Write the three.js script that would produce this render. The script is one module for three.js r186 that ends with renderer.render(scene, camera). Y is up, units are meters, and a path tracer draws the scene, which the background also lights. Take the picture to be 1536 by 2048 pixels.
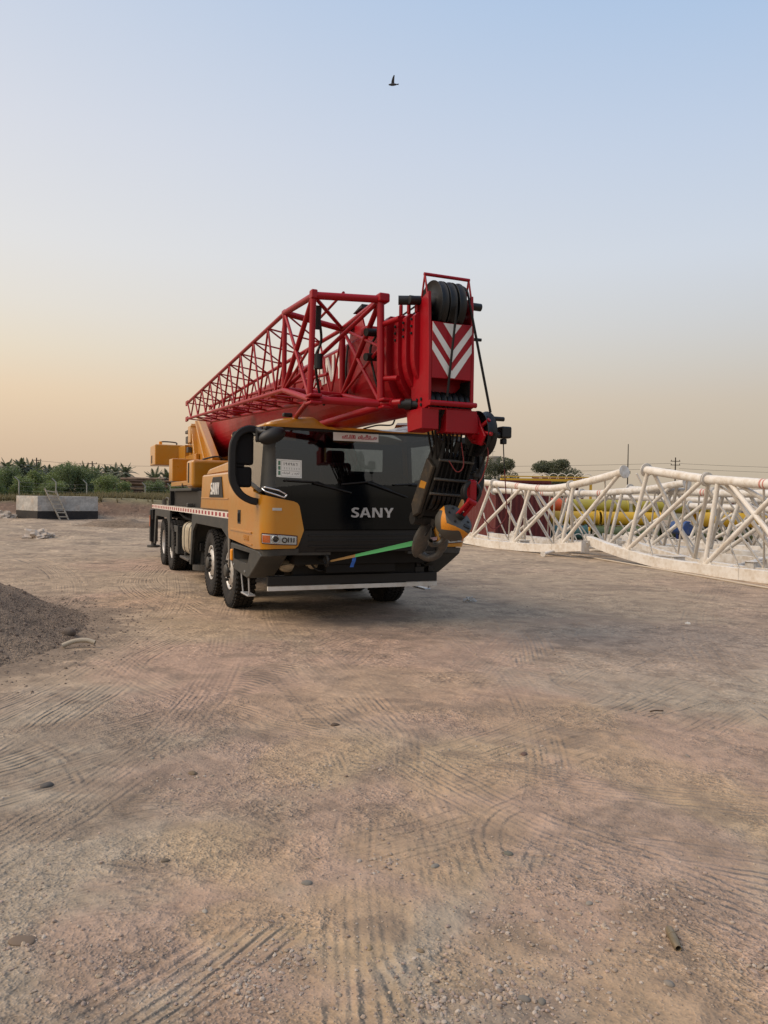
import * as THREE from 'three';
import { mergeGeometries, mergeVertices, toCreasedNormals } from 'three/addons/utils/BufferGeometryUtils.js';
import { RoundedBoxGeometry } from 'three/addons/geometries/RoundedBoxGeometry.js';
import { FontLoader } from 'three/addons/loaders/FontLoader.js';
import { TextGeometry } from 'three/addons/geometries/TextGeometry.js';

// ---------------------------------------------------------------- camera, sky, sun, exposure
const scene = new THREE.Scene();
const camera = new THREE.PerspectiveCamera(68.0, 768 / 1024, 0.1, 3000);
camera.position.set(0, 1.6701, 0);
camera.rotation.set(-0.017, 0, 0.0153);
const SUN = new THREE.Vector3(-0.69, 0.69, 0.19).normalize();
const renderer = new THREE.WebGLRenderer({ antialias: true });
renderer.toneMapping = THREE.LinearToneMapping;
renderer.toneMappingExposure = 1.0;
renderer.shadowMap.enabled = true;
{
  // dusty evening sky: blue overhead, pale band, warm haze low down, warmest towards the sun on the left
  const W = 512, H = 256, data = new Float32Array(W * H * 4);
  const lin = (c) => c.map((v) => { v /= 255; return v <= 0.04045 ? v / 12.92 : ((v + 0.055) / 1.055) ** 2.4; });
  const stopsA = [[-90, [150, 128, 104]], [-4, [196, 166, 134]], [0, [215, 182, 150]], [3, [228, 195, 162]], [7, [252, 221, 182]], [10, [250, 232, 202]], [13, [246, 235, 217]], [17, [240, 234, 226]], [24, [232, 229, 230]], [34, [214, 219, 230]], [60, [190, 200, 228]], [90, [180, 195, 226]]];
  const stopsB = [[-90, [140, 126, 108]], [-4, [160, 152, 134]], [0, [178, 170, 153]], [3, [186, 178, 162]], [7, [188, 183, 174]], [12, [192, 198, 205]], [17, [196, 209, 226]], [24, [180, 201, 228]], [34, [150, 186, 226]], [60, [172, 192, 227]], [90, [180, 195, 226]]];
  const ramp = (st, e) => { for (let i = 1; i < st.length; i++) if (e <= st[i][0]) { let t = (e - st[i - 1][0]) / (st[i][0] - st[i - 1][0]); const a = lin(st[i - 1][1]), b = lin(st[i][1]); return a.map((v, k) => v + (b[k] - v) * t); } return lin(st[st.length - 1][1]); };
  const az0 = Math.atan2(0.06, -0.72);
  for (let j = 0; j < H; j++) {
    const e = ((j + 0.5) / H - 0.5) * 180, A = ramp(stopsA, e), B = ramp(stopsB, e);
    for (let i = 0; i < W; i++) {
      const d = ((i + 0.5) / W - 0.5) * 2 * Math.PI - az0;
      const w = Math.pow(0.5 + 0.5 * Math.cos(d), 1.1), k = (j * W + i) * 4;
      for (let q = 0; q < 3; q++) data[k + q] = B[q] + (A[q] - B[q]) * w;
      data[k + 3] = 1;
    }
  }
  const sky = new THREE.DataTexture(data, W, H, THREE.RGBAFormat, THREE.FloatType);
  sky.mapping = THREE.EquirectangularReflectionMapping; sky.magFilter = THREE.LinearFilter; sky.minFilter = THREE.LinearFilter; sky.wrapS = THREE.RepeatWrapping; sky.needsUpdate = true;
  scene.background = sky; scene.environment = sky;
}
const sun = new THREE.DirectionalLight(new THREE.Color().setRGB(1, 0.83, 0.65), 2.8);
sun.position.copy(SUN).multiplyScalar(60).add(new THREE.Vector3(0, 0, -14)); sun.target.position.set(0, 0, -14);
sun.castShadow = true; sun.shadow.radius = 70; sun.shadow.mapSize.set(2048, 2048);
Object.assign(sun.shadow.camera, { left: -40, right: 40, top: 40, bottom: -40, near: 1, far: 160 });
scene.add(sun, sun.target);

// ---------------------------------------------------------------- helpers
let seed = 7;
const rnd = () => { seed = (seed * 1664525 + 1013904223) >>> 0; return seed / 4294967296; };
const rr = (a, b) => a + (b - a) * rnd();
const V = (x, y, z) => new THREE.Vector3(x, y, z);
const lerp = (a, b, t) => a + (b - a) * t;
const clamp = (x, a = 0, b = 1) => Math.min(b, Math.max(a, x));
const smooth = (a, b, x) => { const t = clamp((x - a) / (b - a)); return t * t * (3 - 2 * t); };
const P2 = new Float32Array(65536); for (let i = 0; i < 65536; i++) P2[i] = rnd();
function vn(x, y) { // value noise, 256 lattice
  const xi = Math.floor(x), yi = Math.floor(y); let u = x - xi, v = y - yi; u = u * u * (3 - 2 * u); v = v * v * (3 - 2 * v);
  const x0 = xi & 255, x1 = (xi + 1) & 255, y0 = (yi & 255) << 8, y1 = ((yi + 1) & 255) << 8;
  const a = P2[y0 + x0], b = P2[y0 + x1], c = P2[y1 + x0], d = P2[y1 + x1];
  return a + (b - a) * u + (c - a + (a - b - c + d) * u) * v;
}
function fbm(x, y, o = 4) { let s = 0, a = 0.5, n = 0; for (let i = 0; i < o; i++) { s += a * vn(x, y); n += a; x = x * 2.03 + 17.3; y = y * 2.03 + 9.1; a *= 0.5; } return s / n; }

function std(hex, rough = 0.6, metal = 0, extra = {}) { return new THREE.MeshStandardMaterial({ color: hex, roughness: rough, metalness: metal, side: THREE.DoubleSide, ...extra }); }
function phys(hex, rough, extra = {}) { return new THREE.MeshPhysicalMaterial({ color: hex, roughness: rough, side: THREE.DoubleSide, ...extra }); }
function clean(g) { // same attributes everywhere so that geometries can be merged
  if (g.index) g = g.toNonIndexed();
  for (const k of Object.keys(g.attributes)) if (!['position', 'normal', 'uv'].includes(k)) g.deleteAttribute(k);
  if (!g.attributes.normal) g.computeVertexNormals();
  if (!g.attributes.uv) g.setAttribute('uv', new THREE.BufferAttribute(new Float32Array(g.attributes.position.count * 2), 2));
  return g;
}
const merge = (gs) => { gs = gs.flat(9).filter(Boolean).map(clean); return gs.length === 1 ? gs[0] : mergeGeometries(gs); };
const taken = {};
function numbered(n) { if (!(n in taken)) { taken[n] = 0; return n; } taken[n]++; return n + '_' + String(taken[n]).padStart(3, '0'); }
function mesh(name, gs, mat, parent) {
  const m = new THREE.Mesh(merge([gs]), mat); m.name = parent && parent !== scene ? name : numbered(name); m.castShadow = m.receiveShadow = true;
  (parent || scene).add(m); return m;
}
function thing(name, label, category, pos = [0, 0, 0], turn = 0, group) {
  const o = new THREE.Group(); o.name = numbered(name); o.position.set(...pos); o.rotation.y = turn; o.userData = { label, category };
  if (group) o.userData.group = group; scene.add(o); return o;
}
function tag(o, label, category, group) { o.userData.label = label; o.userData.category = category; if (group) o.userData.group = group; return o; }
function struct(o) { o.userData.kind = 'structure'; return o; }

const bx = (w, h, d, x = 0, y = 0, z = 0, ry = 0) => { const g = new THREE.BoxGeometry(w, h, d); if (ry) g.rotateY(ry); return g.translate(x, y, z); };
const rb = (w, h, d, x = 0, y = 0, z = 0, r = 0.015, s = 2) => new RoundedBoxGeometry(w, h, d, s, Math.min(r, w / 2.05, h / 2.05, d / 2.05)).translate(x, y, z);
function bb(x0, x1, y0, y1, z0, z1, r = 0.012) { return rb(Math.abs(x1 - x0), Math.abs(y1 - y0), Math.abs(z1 - z0), (x0 + x1) / 2, (y0 + y1) / 2, (z0 + z1) / 2, r); }
const UPV = V(0, 1, 0);
function tube(a, b, r, seg = 10, r2 = r) { // capped cylinder between two points
  const A = Array.isArray(a) ? V(...a) : a, B = Array.isArray(b) ? V(...b) : b, d = B.clone().sub(A), L = d.length();
  const g = new THREE.CylinderGeometry(r2, r, L, seg, 1); g.applyQuaternion(new THREE.Quaternion().setFromUnitVectors(UPV, d.normalize()));
  return g.translate((A.x + B.x) / 2, (A.y + B.y) / 2, (A.z + B.z) / 2);
}
function cable(pts, r, n = 40, seg = 6, tension = 0.5) { return new THREE.TubeGeometry(new THREE.CatmullRomCurve3(pts.map((p) => V(...p)), false, 'catmullrom', tension), n, r, seg, false); }
function plate(pts, t, at, axis = 'x', bevel = 0.004) { // polygon plate; axis x: points are (z,y); axis z: points are (x,y); axis y: points are (x,z)
  const s = new THREE.Shape(pts.map((p) => new THREE.Vector2(p[0], p[1])));
  for (const h of pts.holes || []) s.holes.push(new THREE.Path(h.map((p) => new THREE.Vector2(p[0], p[1]))));
  const g = new THREE.ExtrudeGeometry(s, { depth: t - 2 * bevel, bevelEnabled: bevel > 0, bevelThickness: bevel, bevelSize: bevel, bevelOffset: -bevel, bevelSegments: 1, curveSegments: 16 });
  g.translate(0, 0, -t / 2 + bevel);
  if (axis === 'x') { const m = new THREE.Matrix4().set(0, 0, 1, 0, 0, 1, 0, 0, 1, 0, 0, 0, 0, 0, 0, 1); g.applyMatrix4(m); flip(g); g.translate(at, 0, 0); }
  else if (axis === 'y') { const m = new THREE.Matrix4().set(1, 0, 0, 0, 0, 0, 1, 0, 0, 1, 0, 0, 0, 0, 0, 1); g.applyMatrix4(m); flip(g); g.translate(0, at, 0); }
  else g.translate(0, 0, at);
  return g;
}
function flip(g) { // reverse winding after a mirroring matrix
  if (g.index) { const a = g.index.array; for (let i = 0; i < a.length; i += 3) { const t = a[i]; a[i] = a[i + 2]; a[i + 2] = t; } }
  else for (const k of Object.keys(g.attributes)) { const at = g.attributes[k], n = at.itemSize, a = at.array; for (let i = 0; i < at.count; i += 3) for (let c = 0; c < n; c++) { const p = i * n + c, q = (i + 2) * n + c, t = a[p]; a[p] = a[q]; a[q] = t; } }
  g.computeVertexNormals(); return g;
}
const circ = (cx, cy, r, n = 24, r2 = r) => Array.from({ length: n }, (_, i) => [cx + r * Math.cos(i / n * 2 * Math.PI), cy + r2 * Math.sin(i / n * 2 * Math.PI)]);
function grid(nu, nv, f) { // surface from f(u,v) -> [x,y,z]
  const p = [], uv = [], ix = [];
  for (let j = 0; j <= nv; j++) for (let i = 0; i <= nu; i++) { p.push(...f(i / nu, j / nv)); uv.push(i / nu, j / nv); }
  for (let j = 0; j < nv; j++) for (let i = 0; i < nu; i++) { const a = j * (nu + 1) + i, b = a + 1, c = a + nu + 1, d = c + 1; ix.push(a, b, d, a, d, c); }
  const g = new THREE.BufferGeometry(); g.setAttribute('position', new THREE.Float32BufferAttribute(p, 3)); g.setAttribute('uv', new THREE.Float32BufferAttribute(uv, 2)); g.setIndex(ix); g.computeVertexNormals(); return g;
}
function slab(nu, nv, outer, inner) { // closed shell between two surfaces
  const a = grid(nu, nv, outer), b = grid(nu, nv, inner); const r = [a.toNonIndexed(), b.toNonIndexed()];
  r.push(grid(nu, 1, (u, v) => (v ? outer : inner)(u, 0)).toNonIndexed(), grid(nu, 1, (u, v) => (v ? inner : outer)(u, 1)).toNonIndexed(), grid(nv, 1, (u, v) => (v ? inner : outer)(0, u)).toNonIndexed(), grid(nv, 1, (u, v) => (v ? outer : inner)(1, u)).toNonIndexed());
  return mergeGeometries(r);
}
const pw = (pts) => (x) => { if (x <= pts[0][0]) return pts[0][1]; for (let i = 1; i < pts.length; i++) if (x <= pts[i][0]) return lerp(pts[i - 1][1], pts[i][1], (x - pts[i - 1][0]) / (pts[i][0] - pts[i - 1][0])); return pts[pts.length - 1][1]; };
function tex(w, h, draw, srgb = true) { const c = document.createElement('canvas'); c.width = w; c.height = h; draw(c.getContext('2d'), w, h); const t = new THREE.CanvasTexture(c); if (srgb) t.colorSpace = THREE.SRGBColorSpace; t.wrapS = t.wrapT = THREE.RepeatWrapping; return t; }
function dtex(w, h, f, srgb) { // data texture from f(u,v)->[r,g,b] 0..255
  const d = new Uint8Array(w * h * 4); for (let j = 0; j < h; j++) for (let i = 0; i < w; i++) { const c = f(i / w, j / h), k = (j * w + i) * 4; d[k] = c[0]; d[k + 1] = c[1]; d[k + 2] = c[2]; d[k + 3] = 255; }
  const t = new THREE.DataTexture(d, w, h); t.magFilter = THREE.LinearFilter; t.minFilter = THREE.LinearFilter; t.wrapS = t.wrapT = THREE.RepeatWrapping; if (srgb) t.colorSpace = THREE.SRGBColorSpace; t.needsUpdate = true; return t;
}
// tiling noise on a torus for paint dust and wear
function tileNoise(u, v, f, s = 0) { const a = (i, j) => P2[(((j % f + f) % f) * 37 + s * 91 & 255) * 256 + (((i % f + f) % f) * 13 + s * 57 & 255)]; const x = u * f, y = v * f, xi = Math.floor(x), yi = Math.floor(y); let p = x - xi, q = y - yi; p = p * p * (3 - 2 * p); q = q * q * (3 - 2 * q); return lerp(lerp(a(xi, yi), a(xi + 1, yi), p), lerp(a(xi, yi + 1), a(xi + 1, yi + 1), p), q); }
const tn = (u, v, f, s) => 0.5 * tileNoise(u, v, f, s) + 0.3 * tileNoise(u, v, f * 2, s + 1) + 0.2 * tileNoise(u, v, f * 4, s + 2);
// box mapping in metres
function uvBox(m, k = 1) { const g = m.geometry, p = g.attributes.position, n = g.attributes.normal, uv = g.attributes.uv; for (let i = 0; i < p.count; i++) { const ax = Math.abs(n.getX(i)), ay = Math.abs(n.getY(i)), az = Math.abs(n.getZ(i)); if (ax >= ay && ax >= az) uv.setXY(i, p.getZ(i) * k, p.getY(i) * k); else if (ay >= az) uv.setXY(i, p.getX(i) * k, p.getZ(i) * k); else uv.setXY(i, p.getX(i) * k, p.getY(i) * k); } return m; }
const font = await new FontLoader().loadAsync('fonts/droid/droid_sans_bold.typeface.json');

// ---------------------------------------------------------------- ground
const TRUCK = { x: -0.4916, z: -10.6597, a: 0.4098 };
const toTruck = (x, z) => { const dx = x - TRUCK.x, dz = z - TRUCK.z, c = Math.cos(TRUCK.a), s = Math.sin(TRUCK.a); return [dx * c - dz * s, dx * s + dz * c]; };
function bankY(x, z) { // low bank of dug earth along the far left edge of the yard
  const e = -51.5 + 1.6 * (vn(x * 0.12, 3.3) - 0.5) + 0.6 * (vn(x * 0.7, 8.1) - 0.5);
  return (1.0 + 0.5 * vn(x * 0.2, 5.5)) * smooth(e, e - 4.2, z) * smooth(0, -9, x - 0.12 * (z + 51)) + 0.25 * smooth(-60, -120, z);
}
function groundY(x, z) {
  const [tx, tz] = toTruck(x, z);
  const d = Math.max(Math.abs(tx) - 1.9, Math.max(tz - 1.2, -12.6 - tz), 0), k = smooth(0, 2.0, d);
  const near = smooth(-45, -12, z);
  return k * (0.075 * (fbm(x * 0.33 + 40, z * 0.33 + 80, 3) - 0.5) + 0.03 * (fbm(x * 1.7 + 3, z * 1.7 + 5, 3) - 0.5)) * (0.35 + 0.65 * smooth(-60, -20, z))
    + 0.016 * (fbm(x * 6.1, z * 6.1, 3) - 0.5) * near + bankY(x, z)
    + smooth(-16, -26, z) * smooth(-4, -12, x) * 0.28 * (fbm(x * 0.45 + 9, z * 0.7 + 2, 3) - 0.5);
}
// wheel tracks, as [x, z] paths on the ground: [points, width, ribs, depth, kind]
const TRACKS = [
  [[[-3.1, -4.9], [-2.77, -5.5], [-2.72, -6.2], [-2.68, -7.21], [-2.76, -8.22], [-2.5, -10]], 0.46, 8, 0.9, 'rib'],
  [[[-2.6, -4.3], [-2.43, -4.82], [-2.43, -5.71], [-2.42, -6.73], [-2.54, -7.86], [-2.3, -9.4]], 0.42, 7, 0.9, 'rib'],
  [[[-3.1, -3.9], [-2.31, -4.6], [-2.09, -5.16], [-1.64, -5.76], [-1.47, -5.96]], 0.34, 6, 1, 'rib'],
  [[[-2.6, -3.7], [-2.02, -4.29], [-1.76, -4.75], [-1.45, -5.33], [-1.35, -5.54]], 0.36, 6, 1, 'rib'],
  [[[-2.6, -3.7], [-1.92, -3.82], [-1.5, -4.05], [-0.79, -4.14]], 0.3, 5, 0.9, 'rib'],
  [[[-0.83, -7.67], [-0.54, -8.77], [-0.16, -9.72]], 0.4, 7, 0.8, 'rib'],
  [[[-0.55, -7.04], [-0.32, -7.71], [-0.11, -8.65]], 0.3, 6, 0.8, 'rib'],
  [[[0.2, -4.55], [0.35, -4.8], [0.85, -5.39], [1.54, -5.86]], 0.3, 5, 1, 'rib'],
  [[[0.1, -4.3], [0.36, -4.54], [0.98, -5.12], [1.53, -5.52]], 0.34, 5, 1, 'rib'],
  [[[0.1, -4.1], [0.4, -4.27], [0.93, -4.69], [1.48, -5.09]], 0.34, 5, 1, 'rib'],
  [[[2.02, -5.95], [2.73, -6.47], [3.38, -6.61], [5, -6.9]], 0.36, 6, 1, 'rib'],
  [[[2.03, -6.02], [2.94, -6.98], [3.83, -7.76], [5.5, -9.4]], 0.42, 6, 0.9, 'rib'],
  [[[1.15, -15.33], [1.87, -12.03], [1.81, -9.28], [1.61, -7.73]], 0.55, 7, 0.9, 'rib'],
  [[[1.9, -13.42], [2.23, -10.05], [2.3, -8.14]], 0.4, 6, 0.8, 'lug'],
  [[[1.88, -7.99], [1.81, -6.9], [1.94, -6.64]], 0.4, 6, 0.8, 'rib'],
  [[[1.7, -6.9], [1.97, -7.31], [2.35, -7.78], [3.05, -8.61]], 0.36, 6, 0.8, 'rib'],
  [[[-2.89, -11.36], [-3.66, -12.75], [-4.65, -14.97], [-5.12, -17.01]], 0.6, 8, 1, 'rib'],
  [[[-2.4, -9.8], [-3.29, -11.58], [-3.99, -12.71], [-4.79, -14.51], [-5.61, -18.22]], 0.55, 8, 1, 'rib'],
  [[[-0.25, -5.22], [-0.07, -4.18], [-0.06, -3.3], [0, -2.4]], 0.36, 6, 0.5, 'rib'],
  [[[-0.97, -7.22], [-0.6, -6.33], [-0.37, -5.44], [-0.4, -5.01]], 0.32, 6, 1, 'lug'],
  [[[-0.79, -7.34], [-0.46, -6.76], [-0.07, -5.23], [-0.04, -4.18]], 0.3, 6, 0.9, 'lug'],
  [[[-1.1, -2.2], [-0.85, -2.48], [-0.73, -2.63], [-0.55, -2.86]], 0.24, 3, 1, 'rib'],
  [[[-0.85, -2.25], [-0.69, -2.46], [-0.54, -2.68], [-0.37, -2.97]], 0.26, 4, 1, 'rib'],
  [[[0.24, -3.87], [0.86, -3.8], [1.78, -3.45], [2.6, -3.1]], 0.34, 5, 0.7, 'rib'],
  [[[0.34, -3.65], [0.92, -3.51], [1.65, -3.18]], 0.26, 4, 0.7, 'rib'],
  [[[-1.55, -3.09], [-1.06, -3.14], [-0.32, -3.07]], 0.24, 4, 0.8, 'rib'],
  [[[-1.68, -3.34], [-1.23, -3.33], [-0.77, -3.23]], 0.24, 4, 0.8, 'rib'],
  [[[1.25, -14.08], [3.23, -11.23], [4.16, -8.15], [4.9, -5.5]], 0.5, 6, 0.8, 'rib'],
  [[[2.06, -16.99], [4.39, -13.72], [5.37, -10.54], [6.5, -7.5]], 0.5, 6, 0.8, 'rib'],
  [[[3.4, -17.5], [5.2, -14], [6.6, -10.5], [7.6, -7]], 0.5, 6, 0.8, 'rib'],
  [[[0.05, -2.78], [0.13, -2.56], [0.2, -2.2]], 0.2, 3, 0.8, 'rib'],
  [[[-1.77, -3.53], [-1.23, -3.65], [-0.71, -3.84]], 0.26, 4, 0.8, 'rib'],
  [[[0.9, -6.9], [1.6, -7.6], [2.6, -9.4], [3.2, -12]], 0.4, 6, 0.7, 'lug'],
  [[[-4.4, -9.5], [-5.4, -13], [-8, -18], [-14, -25]], 0.6, 7, 0.9, 'rib'],
  [[[-6.4, -10.5], [-7.6, -13.6], [-11, -18], [-18, -25]], 0.6, 7, 0.9, 'rib'],
  [[[-1.3, -6.5], [-0.9, -8], [-1.1, -9.4], [-1.7, -11]], 0.36, 6, 0.8, 'lug'],
];
for (const [pts, w, d] of [ // long sweeping runs between the foreground and the crane
  [[[-1.75, -12.2], [-1.2, -9.5], [-0.2, -6.6], [0.25, -4.2], [0.3, -2]], 0.42, 0.45], [[[0.75, -12.5], [0.9, -9.5], [1.2, -7], [1.0, -4.6], [0.5, -3]], 0.42, 0.45],
  [[[5.5, -11.5], [3.2, -8.2], [1.7, -6.2], [-0.2, -4.4], [-2.2, -3.3]], 0.46, 0.5], [[[6.2, -9.6], [3.6, -6.8], [2, -5.2], [0.2, -3.7], [-1.6, -2.9]], 0.46, 0.45], [[[-3.6, -9.2], [-1.9, -6.6], [-0.2, -5.2], [1.8, -4.3], [3, -4.1]], 0.42, 0.4],
  [[[-2.6, -14], [-2.1, -10.5], [-1.6, -7.6], [-1.5, -5], [-1.9, -3]], 0.42, 0.45], [[[-4.4, -16], [-3.4, -12.4], [-2.9, -9.4], [-2.9, -6.8], [-3.3, -4.4]], 0.44, 0.5], [[[8, -18], [6.2, -14.2], [4.6, -11], [3.5, -7.8], [3.1, -4.8]], 0.46, 0.5], [[[5.4, -18], [4, -14.8], [2.6, -11.8], [1.5, -9], [0.6, -6.4]], 0.46, 0.45], [[[-0.9, -7.4], [-0.2, -5.6], [0.6, -4.2], [1.5, -3.1], [2.2, -2.2]], 0.4, 0.4]]) TRACKS.push([pts, w, 9, d, 'rib']);
for (let i = 0; i < 26; i++) { const x = rr(-9, 12), z = rr(-30, -12), a = rr(-0.5, 0.9), L = rr(2, 7), b = rr(-0.8, 0.8); TRACKS.push([[[x, z], [x + Math.sin(a) * L / 2, z + Math.cos(a) * L / 2 * -1], [x + Math.sin(a + b) * L, z - Math.cos(a + b) * L]], rr(0.3, 0.5), 6, rr(0.4, 0.8), rnd() < 0.7 ? 'rib' : 'lug']); }
for (let i = 0; i < 5; i++) { const x = rr(-2.6, 2.8), z = rr(-6.2, -2.4), a = rr(0, 6.28), L = rr(0.5, 1.3), b = rr(-0.5, 0.5); TRACKS.push([[[x, z], [x + Math.sin(a) * L / 2, z + Math.cos(a) * L / 2], [x + Math.sin(a + b) * L, z + Math.cos(a + b) * L]], rr(0.16, 0.3), 4, rr(0.2, 0.4), rnd() < 0.6 ? 'rib' : 'lug']); }
function boxBlur(a, W, H, r) { // two passes of a separable box filter
  const b = new Float32Array(a.length), n = 2 * r + 1;
  for (let pass = 0; pass < 2; pass++) {
    for (let y = 0; y < H; y++) { let s = 0, o = y * W; for (let x = -r; x <= r; x++) s += a[o + Math.min(W - 1, Math.max(0, x))]; for (let x = 0; x < W; x++) { b[o + x] = s / n; s += a[o + Math.min(W - 1, x + r + 1)] - a[o + Math.max(0, x - r)]; } }
    for (let x = 0; x < W; x++) { let s = 0; for (let y = -r; y <= r; y++) s += b[Math.min(H - 1, Math.max(0, y)) * W + x]; for (let y = 0; y < H; y++) { a[y * W + x] = s / n; s += b[Math.min(H - 1, y + r + 1) * W + x] - b[Math.max(0, y - r) * W + x]; } }
  }
  return a;
}
function drawTracks(x0, x1, z0, z1, W, H) { // returns relief of the tread prints and how firmly each spot is pressed
  const c = document.createElement('canvas'); c.width = W; c.height = H; const g = c.getContext('2d'); g.fillStyle = 'rgb(128,0,128)'; g.fillRect(0, 0, W, H);
  g.setTransform(W / (x1 - x0), 0, 0, H / (z1 - z0), -x0 * W / (x1 - x0), -z0 * H / (z1 - z0)); g.lineCap = 'butt'; g.lineJoin = 'round';
  const px = (x1 - x0) / W, s0 = seed; seed = 99;
  for (const [pts, w, , depth, kind] of TRACKS) { const ribs = Math.max(4, Math.round(w / 0.046));
    const cv = new THREE.CatmullRomCurve3(pts.map((p) => V(p[0], 0, p[1]))), n = 60, P = cv.getPoints(n), T = []; for (let i = 0; i <= n; i++) T.push(cv.getTangent(i / n));
    const L = cv.getLength(), off = (i, o) => [P[i].x - T[i].z * o, P[i].z + T[i].x * o];
    const path = (o, a, b) => { g.beginPath(); for (let i = a; i <= b; i++) { const q = off(i, o); i === a ? g.moveTo(...q) : g.lineTo(...q); } g.stroke(); };
    // pushed-up soil along both edges, then the pressed floor of the print
    g.globalAlpha = 0.5 * depth; g.strokeStyle = 'rgb(165,60,128)'; g.lineWidth = w * 1.2; path(0, 3, n - 3); g.globalAlpha = 0.75 * depth; g.strokeStyle = 'rgb(112,255,128)'; g.lineWidth = w; path(0, 1, n - 1);
    if (kind === 'rib') for (let k = 0; k < ribs; k++) {
      const step = w / ribs, o = ((k + 0.5) / ribs - 0.5) * w + rr(-0.22, 0.22) * step; if (rnd() < 0.12) continue;
      for (let a = 0; a < n;) { const b = Math.min(n, a + 4 + Math.floor(rnd() * 12)); g.globalAlpha = depth * rr(0.15, 0.9); g.lineWidth = Math.max(step * rr(0.35, 0.62), px * 1.2); g.strokeStyle = 'rgb(62,255,128)'; path(o, a, b); g.globalAlpha = depth * rr(0.35, 0.8); g.strokeStyle = 'rgb(168,255,128)'; g.lineWidth = Math.max(step * 0.44, px); path(o + step * 0.5, a, b); a = b; }
    } else { const m = Math.floor(L / 0.07); for (let i = 0; i < m; i++) { const t = i / m, q = cv.getPoint(t), d = cv.getTangent(t); g.globalAlpha = depth * rr(0.35, 0.85); for (const [sh, col] of [[0, 'rgb(66,255,128)'], [0.035, 'rgb(172,255,128)']]) { g.strokeStyle = col; g.lineWidth = 0.032; g.beginPath(); const cx = q.x + d.x * sh, cz = q.z + d.z * sh; g.moveTo(cx - d.z * w * 0.46, cz + d.x * w * 0.46); g.lineTo(cx + d.x * 0.04, cz + d.z * 0.04); g.lineTo(cx + d.z * w * 0.46, cz - d.x * w * 0.46); g.stroke(); } } }
  }
  seed = s0; const d = g.getImageData(0, 0, W, H).data, relief = new Float32Array(W * H), press = new Float32Array(W * H); for (let i = 0; i < W * H; i++) { relief[i] = d[i * 4] - 128; press[i] = d[i * 4 + 1] / 255; }
  const r = Math.max(1, Math.round(0.005 / px)); if (px < 0.02) boxBlur(relief, W, H, r); boxBlur(press, W, H, Math.max(1, Math.round(0.04 / px))); return { relief, press };
}
// patches of different earth [x, z, radius]
const PINK = [[-2, -7.71, 1.1], [-0.89, -4.79, 0.7], [-0.69, -5.2, 0.6], [0.54, -8.41, 1.5], [-0.49, -11.35, 1], [0.11, -4.19, 0.5], [0.92, -4.08, 0.7], [2, -5.12, 0.9], [1.31, -3.63, 0.7], [0.78, -2.97, 0.5], [1.3, -2.82, 0.5], [-0.98, -2.92, 0.35], [-0.79, -3.32, 0.4], [-0.14, -3.58, 0.5], [-0.34, -2.63, 0.35], [0.95, -6.04, 0.9], [-5.26, -18.28, 2], [-4.1, -12.06, 1.4], [-1.4, -6.4, 0.9], [2.9, -4.6, 0.9]];
const TAN = [[-1.66, -10.3, 1.4], [-0.67, -6.24, 0.7], [-0.27, -5.01, 0.5], [0.74, -4.68, 0.5], [0.36, -3.82, 0.45], [1.32, -5.92, 0.6], [1.72, -4.81, 0.45], [1.98, -4.33, 0.5], [-0.6, -3.78, 0.35], [-0.66, -3.15, 0.25], [-0.2, -3.13, 0.3], [-0.09, -2.5, 0.3], [1.02, -2.58, 0.35], [0.46, -2.8, 0.25], [-3.1, -12.18, 1.5], [0.38, -6.64, 0.8], [1.5, -5.4, 0.5], [2.4, -3.9, 0.5]];
const GREY = [[1.11, -3.38, 0.4], [1.6, -3.74, 0.4], [0.28, -2.92, 0.3], [1.57, -3.18, 0.4], [-1.2, -2.75, 0.5], [0.46, -2.57, 0.3], [-2.2, -5, 1.6], [-2, -3.6, 0.9], [3, -8, 2.2]];
const blob = (L, x, z) => { let s = 0; for (const [a, b, r] of L) { const d = ((x - a) * (x - a) + (z - b) * (z - b)) / (r * r); if (d < 1.7) s = Math.max(s, 1 - d / 1.7); } return s; };
const GCOL = { base: [157, 138, 115], pink: [159, 130, 112], tan: [162, 138, 107], grey: [150, 137, 119], dark: [120, 103, 87], bank: [104, 83, 67], weed: [104, 98, 68], soil: [120, 104, 87] };
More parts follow.
